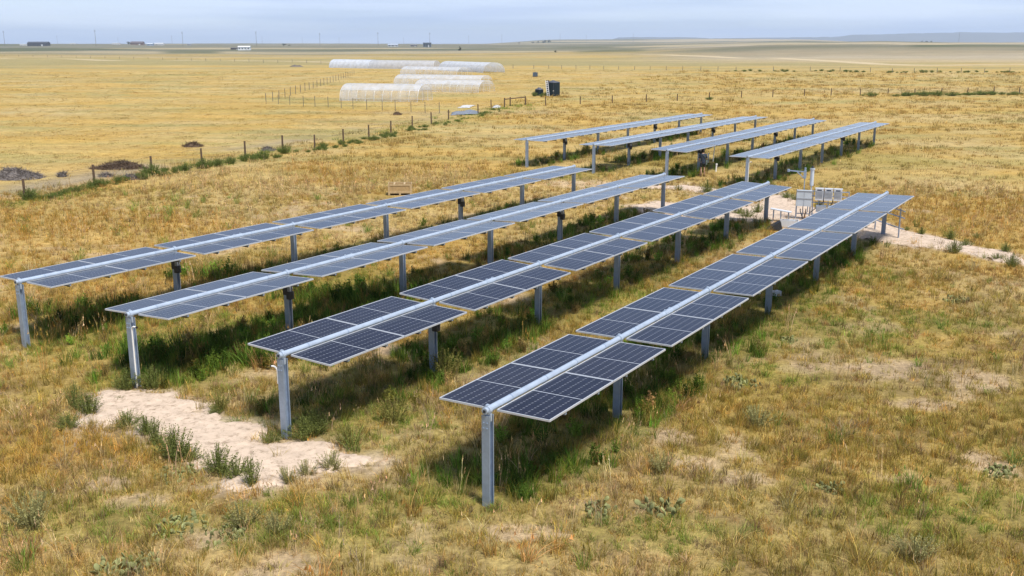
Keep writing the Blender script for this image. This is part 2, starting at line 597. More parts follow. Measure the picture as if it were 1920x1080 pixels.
def ground_color(x, y):
    q = cover(x, y)
    sd1 = np.full(len(x), -9.0)
    nr_ = (x > -14) & (x < 34) & (y > 14) & (y < 66)
    if nr_.any():
        a1, a2 = sand_depth(x[nr_], y[nr_])
        sd1[nr_] = np.maximum(a1, a2)
    r = q['r']
    c = np.repeat(STRAW[None, :], len(x), 0)
    c = mixc(c, PALE, sstep(0.4, 0.7, fbm(x, y, 7, 4, 66)) * 0.55)
    c = mixc(c, GOLD, q['gold'] * 0.6)
    c = mixc(c, OLIVE, q['olive'] * 0.5)
    c = mixc(c, EARTH, (0.12 + 0.5 * sstep(0.42, 0.7, fbm(x, y, 0.9, 4, 67))) * (1 - sstep(22, 60, r)))  # brown litter, with near ground painted darker for depth between the blades
    c = mixc(c, SOIL, q['bare'] * 0.7)
    c = mixc(c, SANDC * 0.9, sstep(-0.5, 0.05, sd1 + (fbm(x, y, 0.5, 3, 93) - 0.5) * 0.6) * 0.7)
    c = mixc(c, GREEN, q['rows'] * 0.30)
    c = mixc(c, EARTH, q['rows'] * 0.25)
    c = mixc(c, OLIVE, q['fgreen'] * 0.7)
    c = mixc(c, np.array([0.25, 0.215, 0.16]), q['track'] * 0.75)
    # mown field: broad windrow streaks; farther land: greyer pasture in bands
    st = fbm(x * 0.22, y, 3.0, 4, 68)
    c = mixc(c, np.array([0.42, 0.305, 0.115]), sstep(60, 130, r) * 0.6)
    c = mixc(c, np.array([0.285, 0.245, 0.09]), sstep(0.48, 0.68, st) * 0.75 * sstep(40, 90, r))
    c = mixc(c, np.array([0.43, 0.33, 0.17]), sstep(0.5, 0.75, fbm(x * 0.3, y, 9, 4, 69)) * 0.5 * sstep(60, 120, r))
    c = mixc(c, OLIVE, q['gb'] * 0.7)
    c = mixc(c, GOLD, q['gold'] * 0.45 * sstep(60, 110, r))
    b1 = fbm(x * 0.12, y, 70, 4, 70)
    c = mixc(c, np.array([0.26, 0.225, 0.105]), sstep(190, 340, y) * sstep(0.44, 0.64, b1) * 0.8)
    c = mixc(c, np.array([0.40, 0.305, 0.16]), sstep(280, 420, y) * (1 - sstep(760, 960, y)) * sstep(0.5, 0.68, fbm(x * 0.1, y, 60, 3, 72)))
    c = mixc(c, GREYOL, sstep(720, 1080, y + (b1 - 0.5) * 300) * 0.95)
    px = 960 + F_PX / math.cos(PITCH) * x / np.maximum(y, 1.0)
    c = mixc(c, np.array([0.255, 0.22, 0.155]), sstep(1100, 1400, px) * sstep(430, 620, y) * 0.85)
    hl = sstep(1150, 1450, px) * sstep(430, 620, y)
    hb = fbm(x * 0.45, y * 0.8, 330, 4, 171)  # tan and grey-green bands that also paint relief shading onto the hills
    c = mixc(c, np.array([0.37, 0.315, 0.225]), hl * sstep(0.50, 0.62, hb) * 0.9)
    c = mixc(c, np.array([0.13, 0.13, 0.09]), hl * sstep(0.50, 0.60, 1 - hb) * 0.75)
    for (ax_, ay_, bx_, by_, wd_) in ((90, 720, 165, 430, 5.0), (165, 430, 260, 400, 3.5), (-330, 640, -60, 470, 4.0)):
        lx_, ly_ = bx_ - ax_, by_ - ay_
        tt_ = np.clip(((x - ax_) * lx_ + (y - ay_) * ly_) / (lx_ * lx_ + ly_ * ly_), 0, 1)
        dd_ = np.hypot(x - ax_ - tt_ * lx_, y - ay_ - tt_ * ly_) + (fbm(x, y, 30, 3, 175) - 0.5) * 6
        c = mixc(c, np.array([0.50, 0.40, 0.26]), (1 - sstep(wd_ * 0.5, wd_ * 1.6, dd_)) * 0.85)
    b2 = fbm(x * 0.15, y, 240, 4, 73)
    c = mixc(c, np.array([0.095, 0.105, 0.055]), sstep(600, 1000, y) * sstep(0.52, 0.64, b2) * 0.8)
    c = mixc(c, np.array([0.38, 0.31, 0.19]), sstep(700, 1200, y) * sstep(0.55, 0.68, fbm(x * 0.15, y, 330, 4, 74)) * 0.8)
    for (p0, p1, yy) in ((-60, 170, 1350), (285, 430, 1150), (140, 300, 1500), (1060, 1230, 1000), (1690, 1990, 900)):
        c = mixc(c, np.array([0.075, 0.09, 0.045]), sstep(p0, p0 + 40, px) * (1 - sstep(p1 - 40, p1, px)) * np.exp(-((y - yy) / 130.0) ** 2) * 0.85)
    return np.clip(c, 0.005, 0.9)

# ------------------------------------------------------------------ ground sheet
def build_ground():
    fine = np.radians(np.arange(-44, 44.01, 0.22))
    coarse = np.radians(np.arange(48, 312.1, 6))
    ang = np.concatenate([fine, coarse])
    rad = [0.0, 3.0, 6.0, 9.0]
    r = 11.0
    while r < 14000:
        rad.append(r)
        r *= 1.0095 if r < 160 else (1.013 if r < 1500 else 1.02)
    rad = np.array(rad)
    A, R = np.meshgrid(ang, rad)
    X, Y = (R * np.sin(A)).ravel(), (R * np.cos(A)).ravel()
    Z = hgt(X, Y)
    nr, na = R.shape
    i, j = np.meshgrid(np.arange(nr - 1), np.arange(na), indexing='ij')
    j2 = (j + 1) % na
    F = np.stack([i * na + j, i * na + j2, (i + 1) * na + j2, (i + 1) * na + j], -1).reshape(-1, 4)
    me = bpy.data.meshes.new('ground')
    me.vertices.add(len(X))
    me.vertices.foreach_set('co', np.stack([X, Y, Z], 1).astype(np.float32).ravel())
    me.loops.add(len(F) * 4)
    me.loops.foreach_set('vertex_index', F[:, ::-1].astype(np.int32).ravel())
    me.polygons.add(len(F))
    me.polygons.foreach_set('loop_start', np.arange(0, len(F) * 4, 4, dtype=np.int32))
    me.polygons.foreach_set('loop_total', np.full(len(F), 4, np.int32))
    me.polygons.foreach_set('use_smooth', np.ones(len(F), bool))
    me.update(calc_edges=True)
    col = ground_color(X, Y)
    a = me.attributes.new('cover', 'FLOAT_COLOR', 'POINT')
    a.data.foreach_set('color', np.concatenate([col, np.ones((len(col), 1))], 1).astype(np.float32).ravel())
    m = bpy.data.materials.new('prairie_ground')
    m.use_nodes = True
    n, l = nodes_of(m)
    b = n['Principled BSDF']
    b.inputs['Roughness'].default_value = 0.95
    b.inputs['Specular IOR Level'].default_value = 0.08
    at = n.new('ShaderNodeAttribute')
    at.attribute_name = 'cover'
    g = n.new('ShaderNodeNewGeometry')
    def noise(sc, det, vec=None):
        q = n.new('ShaderNodeTexNoise')
        q.inputs['Scale'].default_value = sc
        q.inputs['Detail'].default_value = det
        q.inputs['Roughness'].default_value = 0.65
        l.new(vec or g.outputs['Position'], q.inputs['Vector'])
        return q
    n1 = noise(9.0, 6)
    n2 = noise(1.1, 6)
    mp = n.new('ShaderNodeMapping')
    mp.inputs['Scale'].default_value = (0.25, 1.0, 1.0)
    l.new(g.outputs['Position'], mp.inputs['Vector'])
    n3 = noise(0.16, 8, mp.outputs[0])
    def rmap(fac, lo, hi, a0, a1):
        q = n.new('ShaderNodeMapRange')
        q.inputs['From Min'].default_value = lo
        q.inputs['From Max'].default_value = hi
        q.inputs['To Min'].default_value = a0
        q.inputs['To Max'].default_value = a1
        l.new(fac, q.inputs['Value'])
        return q.outputs[0]
    def mul(a, bb):
        q = n.new('ShaderNodeMath')
        q.operation = 'MULTIPLY'
        l.new(a, q.inputs[0])
        l.new(bb, q.inputs[1])
        return q.outputs[0]
    k = mul(mul(rmap(n1.outputs['Fac'], 0.3, 0.7, 0.62, 1.35), rmap(n2.outputs['Fac'], 0.3, 0.7, 0.78, 1.2)), rmap(n3.outputs['Fac'], 0.3, 0.7, 0.82, 1.16))
    vm = n.new('ShaderNodeVectorMath')
    vm.operation = 'SCALE'
    l.new(at.outputs['Color'], vm.inputs[0])
    l.new(k, vm.inputs['Scale'])
    l.new(vm.outputs[0], b.inputs['Base Color'])
    bp = n.new('ShaderNodeBump')
    bp.inputs['Strength'].default_value = 0.9
    bp.inputs['Distance'].default_value = 0.06
    l.new(n1.outputs['Fac'], bp.inputs['Height'])
    l.new(bp.outputs[0], b.inputs['Normal'])
    me.materials.append(m)
    o = link('ground', me)
    o['kind'] = 'structure'
    o['label'] = 'dry golden prairie ground stretching flat to the skyline'
    return o
# ------------------------------------------------------------------ bare sand sheets, slightly mounded, sinking into the ground at a ragged edge
def inside(poly, x, y):
    p = np.array(poly)
    ins = np.zeros(len(x), bool)
    j = len(p) - 1
    for i in range(len(p)):
        c = ((p[i, 1] > y) != (p[j, 1] > y)) & (x < (p[j, 0] - p[i, 0]) * (y - p[i, 1]) / (p[j, 1] - p[i, 1] + 1e-12) + p[i, 0])
        ins ^= c
        j = i
    return ins
def polydist(poly, x, y):
    p = np.array(poly)
    d = np.full(len(x), 1e9)
    for i in range(len(p)):
        a, b = p[i], p[(i + 1) % len(p)]
        ab = b - a
        t = np.clip(((x - a[0]) * ab[0] + (y - a[1]) * ab[1]) / (ab @ ab + 1e-12), 0, 1)
        d = np.minimum(d, np.hypot(x - a[0] - t * ab[0], y - a[1] - t * ab[1]))
    return np.where(inside(poly, x, y), d, -d)

def crop6(pts, ox, oy, k):
    return [G(ox + a / k, oy + b / k) for a, b in pts]
SAND1 = crop6([(210, 190), (300, 168), (450, 178), (690, 172), (770, 215), (850, 232), (900, 295), (1010, 335), (1160, 345), (1260, 385), (1215, 465),
               (1390, 465), (1560, 445), (1640, 455), (1665, 525), (1850, 540), (1840, 590), (1650, 615), (1350, 670), (1310, 715), (1220, 745), (1130, 705),
               (1090, 755), (930, 720), (1070, 650), (1000, 600), (860, 590), (760, 540), (650, 450), (540, 405), (480, 360), (350, 355), (260, 385), (150, 365)], 100, 680, 3.097)
SAND2 = [G(*q) for q in [(1180, 352), (1245, 346), (1290, 343), (1340, 352), (1390, 355), (1440, 366), (1465, 360), (1500, 366), (1520, 386), (1600, 396), (1680, 420),
         (1740, 436), (1830, 460), (1930, 484), (1990, 500), (1990, 522), (1930, 506), (1880, 497), (1790, 474), (1700, 463), (1640, 455), (1560, 444), (1460, 434),
         (1430, 418), (1370, 414), (1300, 411), (1200, 402), (1160, 394), (1150, 384), (1230, 378), (1330, 386), (1390, 386), (1405, 374), (1380, 364), (1320, 364), (1250, 356)]]
def sand_depth(x, y):
    d1 = polydist(SAND1, x, y)
    d2 = polydist(SAND2, x, y)
    d2 = d2 - 0.40 + 0.35 * sstep(17, 21, x) + (fbm(x, y, 1.3, 4, 91) - 0.5) * 1.5
    d1 = d1 + (fbm(x, y, 0.5, 5, 90, 0.75) - 0.5) * 1.15
    return d1, d2
def sand_mat():
    m = pmat('sand', tuple(SANDC), 0.95, 0, 0.13, 5.0, 0.0, 0.1)
    n, l = nodes_of(m)
    b = n['Principled BSDF']
    t = n.new('ShaderNodeTexCoord')
    no = n.new('ShaderNodeTexNoise')
    no.inputs['Scale'].default_value = 19
    no.inputs['Detail'].default_value = 8
    no.inputs['Roughness'].default_value = 0.7
    l.new(t.outputs['Object'], no.inputs['Vector'])
    sp_ = n.new('ShaderNodeTexNoise')                # clods, litter and foot scuffs
    sp_.inputs['Scale'].default_value = 6.5
    sp_.inputs['Detail'].default_value = 9
    sp_.inputs['Roughness'].default_value = 0.75
    l.new(t.outputs['Object'], sp_.inputs['Vector'])
    rr_ = n.new('ShaderNodeValToRGB')
    rr_.color_ramp.elements[0].position = 0.33
    rr_.color_ramp.elements[0].color = (0.45, 0.42, 0.38, 1)
    rr_.color_ramp.elements[1].position = 0.50
    rr_.color_ramp.elements[1].color = (1, 1, 1, 1)
    l.new(sp_.outputs['Fac'], rr_.inputs['Fac'])
    mu_ = n.new('ShaderNodeMix')
    mu_.data_type = 'RGBA'
    mu_.blend_type = 'MULTIPLY'
    mu_.inputs['Factor'].default_value = 1.0
    l.new(b.inputs['Base Color'].links[0].from_socket, mu_.inputs['A'])
    l.new(rr_.outputs['Color'], mu_.inputs['B'])
    l.new(mu_.outputs['Result'], b.inputs['Base Color'])
    bp = n.new('ShaderNodeBump')
    bp.inputs['Strength'].default_value = 0.3
    bp.inputs['Distance'].default_value = 0.02
    l.new(no.outputs['Fac'], bp.inputs['Height'])
    l.new(bp.outputs[0], b.inputs['Normal'])
    return m
SANDM = sand_mat()
def build_sand(name, poly, which, step, lift, label):
    p = np.array(poly)
    x0, y0 = p.min(0) - 1
    x1, y1 = p.max(0) + 1
    xs, ys = np.arange(x0, x1, step), np.arange(y0, y1, step)
    X, Y = np.meshgrid(xs, ys)
    x, y = X.ravel(), Y.ravel()
    d = sand_depth(x, y)[which]
    z = hgt(x, y) + np.clip(d * 0.25, -0.08, lift) + (fbm(x, y, 0.22, 3, 92) - 0.5) * 0.016 * (d > 0.1)
    keep = d > -0.25
    idx = -np.ones(len(x), int)
    idx[keep] = np.arange(keep.sum())
    ny, nx = X.shape
    F = []
    K = keep.reshape(ny, nx)
    I = idx.reshape(ny, nx)
    for i in range(ny - 1):
        for j in range(nx - 1):
            if K[i, j] and K[i + 1, j] and K[i, j + 1] and K[i + 1, j + 1]:
                F.append((I[i, j], I[i, j + 1], I[i + 1, j + 1], I[i + 1, j]))
    me = raw_mesh(name, np.stack([x[keep], y[keep], z[keep]], 1).tolist(), F, SANDM, None, True)
    o = link(name, me)
    o['kind'] = 'structure'
    o['label'] = label
    return o
build_ground()
build_sand('sand_patch', SAND1, 0, 0.09, 0.07, 'pale bare sand patch around the first posts')
build_sand('sand_path', SAND2, 1, 0.22, 0.06, 'pale sandy track winding past the equipment rack')

# ------------------------------------------------------------------ distant mesas
def build_mesa(name, prof, dist, depth, label, col):
    n, nd = len(prof), 7
    xs = np.interp(np.linspace(0, 1, 220), np.linspace(0, 1, n), [p[0] for p in prof])
    hs = np.interp(xs, [p[0] for p in prof], [p[1] for p in prof])
    v, f = [], []
    for k, u in enumerate(np.linspace(0, 1, nd)):
        sh = math.sin(PI * min(1, max(0, u))) ** 0.35 if 0 < u < 1 else 0
        for px, h in zip(xs, hs):
            X, Y = far(px, dist + (u - 0.3) * depth)
            hh = max(0, h + 1.6 * (vnoise(np.array([px / 9.0]), np.array([u * 3]), 5)[0] - 0.5)) / F_PX * dist
            v.append((X, Y, -20 + sh * (20 + CAM_H + hh)))
    m = len(xs)
    for k in range(nd - 1):
        for i in range(m - 1):
            f.append((k * m + i, k * m + i + 1, (k + 1) * m + i + 1, (k + 1) * m + i))
    o = link(name, raw_mesh(name, v, f, pmat(name + '_rock', col, 0.9, 0, 0.15, 0.002), None, True))
    o['kind'] = 'structure'
    o['label'] = label
    return o
build_mesa('hills', [(1090, -2), (1140, 8), (1160, 14), (1290, 14.5), (1330, 12), (1400, 13), (1480, 13.5), (1570, 15), (1590, 18), (1700, 21), (1760, 22), (1800, 23), (1930, 23), (2100, 24), (2300, 21), (2500, 5)], 10500, 2500,
           'long flat topped blue mesa along the right skyline', (0.11, 0.12, 0.12))

# ------------------------------------------------------------------ solar trackers
PL, PX0, PX1, GAP = 2.405, 0.088, 1.150, 0.147
def panel_meshes():
    wx, hy = PX1 - PX0, PL / 2
    fw = 0.019
    res = []
    for side in (-1, 1):
        me = bpy.data.meshes.new('solar_panel')
        xa, xb = PX0 + fw, PX1 - fw
        ys = [-hy + fw, -0.009, 0.009, hy - fw]
        v, f, uv, mi = [], [], [], []
        for (ya, yb, m, v0) in ((ys[0], ys[1], 0, 0), (ys[1], ys[2], 1, 0), (ys[2], ys[3], 0, 12)):
            o = len(v)
            v += [(xa, ya, 0), (xb, ya, 0), (xb, yb, 0), (xa, yb, 0)]
            f.append((o, o + 1, o + 2, o + 3))
            uv += [(0, v0), (6, v0), (6, v0 + 12), (0, v0 + 12)]
            mi.append(m)
        o = len(v)
        v += [(xa, ys[0], -0.012), (xb, ys[0], -0.012), (xb, ys[3], -0.012), (xa, ys[3], -0.012)]
        f.append((o + 3, o + 2, o + 1, o))
        uv += [(0, 0)] * 4
        mi.append(2)
        if side < 0:
            v = [(-a, b, c) for a, b, c in v]
            f = [q[::-1] for q in f]
            uv = [u for k in range(0, len(uv), 4) for u in uv[k:k + 4][::-1]]
        me.from_pydata(v, [], f)
        for m in (CELLS, ALU, BACK):
            me.materials.append(m)
        me.polygons.foreach_set('material_index', mi)
        ul = me.uv_layers.new(name='UVMap')
        ul.data.foreach_set('uv', np.array(uv, np.float32).ravel())
        me.update()
        fr = MB()
        s = side
        cx = s * (PX0 + PX1) / 2
        for yy in (-1, 1):
            fr.box((cx, yy * (hy - fw / 2), -0.013), (wx - 2 * fw, fw, 0.036))
        for xx in (PX0 + fw / 2, PX1 - fw / 2):
            fr.box((s * xx, 0, -0.013), (fw, 2 * hy, 0.0365))
        res.append((me, fr.mesh('panel_frame', ALU)))
    return res

def post_mesh():
    b = MB()
    top, bot, w2, d2, t = POST_H - 0.085, -0.4, 0.155, 0.15, 0.009
    h = top - bot
    zc = (top + bot) / 2
    for s in (-1, 1):
        b.box((0, s * (d2 / 2 - t / 2), zc), (w2, t, h))
        for x in (-1, 1):                                # rolled lips of the flange
            b.box((x * (w2 / 2 - 0.003), s * (d2 / 2 - t - 0.009), zc), (0.006, 0.018, h - 0.004))
    b.box((0, 0, zc), (t, d2 - 2 * t, h - 0.002))
    for z in (POST_H - 0.22, POST_H - 0.32):              # bolt heads
        for x in (-0.035, 0.035):
            b.tube((x, -d2 / 2, z), (x, -d2 / 2 - 0.014, z), 0.012, 6)
    return b.mesh('post', GALV)

def bearing_mesh():
    b = MB()
    n = 16
    for ya, yb, r in ((-0.04, 0.04, 0.086),):
        b.tube((0, ya, POST_H), (0, yb, POST_H), r, n)
    b.box((0, 0, POST_H - 0.13), (0.15, 0.05, 0.13))
    b.box((0, 0, POST_H + 0.09), (0.05, 0.05, 0.02))
    return b.mesh('bearing', TUBE)

def tube_mesh():
    b = MB()
    Lt = SEC * 6
    b.tube((0, -0.10, POST_H), (0, Lt + 0.12, POST_H), 0.060, 14)
    b.box((0, -0.108, POST_H), (0.05, 0.012, 0.05), 1)
    return b.mesh('torque_tube', [TUBE, DARK])

def rail_mesh():
    b = MB()
    b.box((0, 0, -0.062), (2 * PX1 - 0.02, 0.045, 0.045))
    for s in (-1, 1):
        b.box((s * (PX1 - 0.20), 0, -0.098), (0.30, 0.03, 0.035), 1)
    b.tube((0, -0.008, 0.032), (0, 0.008, 0.032), 0.0645, 14, mi=2, cap=True)
    return b.mesh('mounting_rail', [GALV, DARK, GALV])

def coupling_mesh():
    b = MB()
    b.tube((0, -0.2, POST_H), (0, 0.2, POST_H), 0.070, 14)
    for y in (-0.13, 0.13):
        b.box((0, y, POST_H + 0.076), (0.05, 0.04, 0.03))
    return b.mesh('coupling', TUBE)

PROTO = {}
PAN = panel_meshes()
PM, BM_, TM, RM, CM = post_mesh(), bearing_mesh(), tube_mesh(), rail_mesh(), coupling_mesh()
ROWS_GROUP = 'rows of solar panels on single axis trackers'
def make_tracker():
    t = thing('solar_tracker', 'row of solar panels', 'solar panel row', (0, 0, 0), 0, ROWS_GROUP)
    tube = kid(t, link('torque_tube', TM, t))
    for k in (1.5, 4.5):
        kid(tube, link('coupling', CM, tube, (0, k * SEC, 0)))
    for k in range(7):
        p = kid(t, link('post', PM, t, (0, k * SEC, 0)))
        kid(p, link('bearing', BM_, p))
    for k in range(6):
        for j in (0, 1):
            y = k * SEC + SEC / 2 + (j - 0.5) * (PL + 0.016)
            for (me, fr) in PAN:
                q = kid(t, link('solar_panel', me, t, (0, y, POST_H - 0.030)))
                kid(q, link('panel_frame', fr, q))
                q['sec'] = k
            for dy in (-0.62, 0.62):
                q = kid(t, link('mounting_rail', RM, t, (0, y + dy, POST_H - 0.030)))
                q['sec'] = k
    return t

BOXM = MB()
BOXM.box((0.15, -0.06, POST_H - 0.60), (0.14, 0.16, 0.22))
BOXM.box((0.15, -0.06, POST_H - 0.42), (0.09, 0.12, 0.13), 1)
BOXM.box((0.0, 0.0, POST_H - 0.42), (0.185, 0.185, 0.38))
BOXM = BOXM.mesh('drive_unit', [DARK, VENT])
CABM = MB()
for ph, (x0, dx) in enumerate(((0.14, 0.10), (0.05, 0.16))):
    pts = []
    for i in range(9):
        a = PI * i / 8
        pts.append((x0 + dx * math.sin(a) * 0.9, -0.05 + 0.05 * ph * math.cos(a), POST_H - 0.15 - 0.75 * (i / 8) * (0.6 + 0.4 * math.sin(a))))
    CABM.path(pts, 0.013, 5)
CABM = CABM.mesh('cable', BLACKP)
def conduit_mesh(side, full):
    b = MB()
    x = side * 0.095
    z0 = 0.0 if full else POST_H - 0.62
    pts = [(x, -0.055, z0), (x, -0.055, POST_H - 0.36)]
    for i in range(1, 6):
        a = PI / 2 * i / 5
        pts.append((x + side * 0.09 * (1 - math.cos(a)), -0.055, POST_H - 0.36 + 0.09 * math.sin(a)))
    pts.append((x + side * 0.16, -0.055, POST_H - 0.275))
    b.path(pts, 0.020, 8)
    b.tube(pts[-1], (pts[-1][0] + side * 0.03, -0.055, POST_H - 0.278), 0.026, 8, mi=1)
    return b.mesh('conduit', [WPIPE, BLACKP])

ROW_LABELS = {
    (False, 4): 'nearest solar panel row at lower right, its end post standing in grass',
    (False, 3): 'solar panel row whose end post stands at the right end of the sand patch',
    (False, 2): 'solar panel row with white conduit on its end post above the sand patch',
    (False, 1): 'leftmost solar panel row of the front block, below the crate',
    (True, 1): 'farthest left solar panel row of the distant block behind the front rows',
    (True, 2): 'second row from the left in the distant block of solar panels',
    (True, 3): 'distant solar panel row with the person standing under its panels',
    (True, 4): 'rightmost row of the distant block of solar panels, near the tall mast'}
TRACKERS = {}
proto = None
rr = random.Random(3)
for back in (False, True):
    for row in (4, 3, 2, 1):
        if proto is None:
            t = proto = make_tracker()
        else:
            t = copy_tree(proto)
        p = row_pos(row, 0, 0, back)
        t.location = (p[0], p[1], 0)
        t.rotation_euler = (0, 0, -YAW)
        t['label'] = ROW_LABELS[(back, row)]
        tl = [TILT[row - 1] + rr.uniform(-0.010, 0.010) for _ in range(6)]
        if back:
            tl = [v * 0.5 for v in tl]
        for c in KIDS[t.name]:
            if 'sec' in c:
                c.rotation_euler = (0, tl[c['sec']], 0)
        TRACKERS[(back, row)] = t
for t in TRACKERS.values():
    for c in KIDS[t.name]:
        if 'sec' in c:
            del c['sec']
for (back, row), t in TRACKERS.items():
    posts = [c for c in KIDS[t.name] if c.name.startswith('post')]
    ks = {(False, 1): (1, 4), (False, 2): (1, 4), (False, 3): (1,), (False, 4): ()}.get((back, row), (1, 4))
    for k in ks:
        b = link('drive_unit', BOXM, t, (0, k * SEC, 0))
        link('cable', CABM, b)
    if (back, row) == (False, 2):
        link('conduit', conduit_mesh(1, True), posts[0])
    if (back, row) == (False, 3) or (back, row) == (True, 4):
        link('conduit', conduit_mesh(-1 if not back else 1, back), posts[0])

# ------------------------------------------------------------------ fences
def fence(name, pts, label, ph, pr, wires, mat, cap=None, group=None, lean=0.03, tp=False):
    t = thing(name, label, 'fence', (pts[0][0], pts[0][1], gz(*pts[0])), 0, group)
    ox, oy, oz = t.location
    rl = random.Random(len(pts))
    tops = []
    for (x, y) in pts:
        z = gz(x, y)
        b = MB()
        lx, ly = rl.uniform(-lean, lean), rl.uniform(-lean, lean)
        hh = ph * rl.uniform(0.92, 1.08)
        if tp:
            b.box((lx / 2, ly / 2, hh / 2 - 0.1), (pr * 2, pr * 0.5, hh + 0.2))
            b.box((lx / 2, ly / 2, hh / 2 - 0.1), (pr * 0.5, pr * 2, hh + 0.2))
        else:
            b.tube((0, 0, -0.25), (lx, ly, hh), pr, 8, pr * 0.86)
        o = link('post', b.mesh('post', mat), t, (x - ox, y - oy, z - oz))
        tops.append((x - ox, y - oy, z - oz, hh))
    for wz in wires:
        b = MB()
        for p, q in zip(tops[:-1], tops[1:]):
            m = ((p[0] + q[0]) / 2, (p[1] + q[1]) / 2, (p[2] + q[2]) / 2 + wz * ph - 0.03)
            a_ = (p[0], p[1], p[2] + wz * ph)
            c_ = (q[0], q[1], q[2] + wz * ph)
            b.tube(a_, m, 0.004, 4, cap=False)
            b.tube(m, c_, 0.004, 4, cap=False)
        b.build('wire', WIRE, t)
    return t
fa = fence('post_and_wire_fence', [tuple(q) for q in FA], 'fence of short dark wooden posts running diagonally across the field at left', 1.12, 0.075, (0.35, 0.62, 0.9), POSTW)
# horizontal brace rail of the H brace at the fence corner
cpts = [G(946, 201), G(956.6, 199), G(985, 197)]
hb = thing('corner_brace', 'brown wooden corner brace with a top rail where the field fences meet', 'fence brace', (cpts[0][0], cpts[0][1], gz(*cpts[0])))
for i, q in enumerate(cpts):
    b = MB()
    b.tube((q[0] - cpts[0][0], q[1] - cpts[0][1], -0.3), (q[0] - cpts[0][0], q[1] - cpts[0][1], 1.2), 0.09, 8, 0.08)
    b.build('post', POSTW, hb)
b = MB()
b.tube((0, 0, 1.02), (cpts[2][0] - cpts[0][0], cpts[2][1] - cpts[0][1], 1.08), 0.07, 8)
b.build('rail', POSTW, hb)
FB = [(985, 197), (1023, 198), (1088, 195), (1148, 193), (1212, 191), (1270, 189), (1330, 187), (1390, 184), (1449, 182), (1508, 180), (1558, 179.5), (1612.6, 179), (1664.6, 178.6), (1715, 178), (1765, 177.5), (1814, 177), (1863, 176), (1911, 175.5), (1962, 174.5)]
fence('post_and_wire_fence', [G(*q) for q in FB], 'fence of short wooden posts crossing the right side behind the panels', 1.1, 0.08, (0.35, 0.62, 0.9), POSTW)
FC1 = [G(*q) for q in [(499, 194), (522, 195.5), (543.6, 197), (569, 199.5), (591, 200.5), (615.6, 201.5), (640, 203), (662, 204.2), (688, 205.4), (717, 207), (741, 208.5), (770.6, 210.5), (797, 211.5), (824, 212.5)]]
fence('wire_fence', FC1, 'thin grey stake fence in front of the nearest plastic greenhouse', 1.35, 0.035, (0.3, 0.6, 0.92), POSTG, tp=True)
pa, pb = np.array(G(499, 194)), np.array(G(664, 141))
FC2 = [tuple(pa + (pb - pa) * (i / 24.0)) for i in range(25)]
fence('wire_fence', FC2, 'thin stake fence running up the left side of the greenhouses', 1.35, 0.045, (0.3, 0.6, 0.92), POSTG, tp=True)
FD = [(925, 128), (962, 128.5), (1001, 129), (1029, 129), (1053, 129.3), (1080, 129.6), (1106, 130), (1132, 130.3), (1160, 130.6), (1190, 131), (1219, 131.3), (1249, 131.6), (1280, 132), (1314, 132.3), (1346, 132.6), (1380, 133), (1450, 133.3),
      (1519, 133.6), (1575, 134), (1632, 134.4), (1673, 134.7), (1714, 135), (1757, 135.3), (1802, 135.6), (1846, 136), (1893, 136), (1945, 136)]
def GT(px, py):
    """ground point on the gently rolling terrain (a few fixed-point steps)"""
    z = 0.0
    for _ in range(6):
        x, y = G(px, py, z)
        z = gz(x, y)
    return (x, y)
fence('post_and_wire_fence', [GT(*q) for q in FD], 'far fence with weeds along it on the right beyond the water tanks', 1.35, 0.09, (0.5, 0.9), POSTG)
FE = [(8 + i * 27.0, 105.5 + i * 0.62) for i in range(23)]
fence('post_and_wire_fence', [GT(*q) for q in FE], 'far low fence along the top edge of the left field', 1.4, 0.09, (0.5, 0.9), POSTG)

# ------------------------------------------------------------------ greenhouses (plastic tunnels)
def film_mat(name, col, alpha, rough=0.35):
    m = bpy.data.materials.new(name)
    m.use_nodes = True
    n, l = nodes_of(m)
    n.clear()
    o = n.new('ShaderNodeOutputMaterial')
    p = n.new('ShaderNodeBsdfPrincipled')
    tl = n.new('ShaderNodeBsdfTranslucent')
    tr = n.new('ShaderNodeBsdfTransparent')
    t = n.new('ShaderNodeTexCoord')
    no = n.new('ShaderNodeTexNoise')
    no.inputs['Scale'].default_value = 0.9
    no.inputs['Detail'].default_value = 5
    l.new(t.outputs['Object'], no.inputs['Vector'])
    mr = n.new('ShaderNodeMapRange')
    mr.inputs['From Min'].default_value = 0.3
    mr.inputs['From Max'].default_value = 0.7
    mr.inputs['To Min'].default_value = max(0, alpha - 0.14)
    mr.inputs['To Max'].default_value = min(1, alpha + 0.14)
    l.new(no.outputs['Fac'], mr.inputs['Value'])
    p.inputs['Base Color'].default_value = tuple(col) + (1,)
    p.inputs['Roughness'].default_value = rough
    tl.inputs['Color'].default_value = tuple(col) + (1,)
    a = n.new('ShaderNodeMixShader')
    a.inputs[0].default_value = 0.35
    l.new(p.outputs[0], a.inputs[1])
    l.new(tl.outputs[0], a.inputs[2])
    mx_ = n.new('ShaderNodeMixShader')
    l.new(mr.outputs[0], mx_.inputs[0])
    l.new(tr.outputs[0], mx_.inputs[1])
    l.new(a.outputs[0], mx_.inputs[2])
    l.new(mx_.outputs[0], o.inputs[0])
    return m
FILM = film_mat('greenhouse_film', (0.78, 0.83, 0.92), 0.46)
FILMW = film_mat('opaque_greenhouse_film', (0.76, 0.81, 0.90), 0.74)
FILMS = film_mat('clear_side_film', (0.80, 0.78, 0.75), 0.28)
FILMD = film_mat('grey_greenhouse_film', (0.62, 0.63, 0.66), 0.72)  # greyer, darker film of the middle house in the back line
HOOP = pmat('hoop_pipe', (0.62, 0.64, 0.66), 0.45, 0.3)
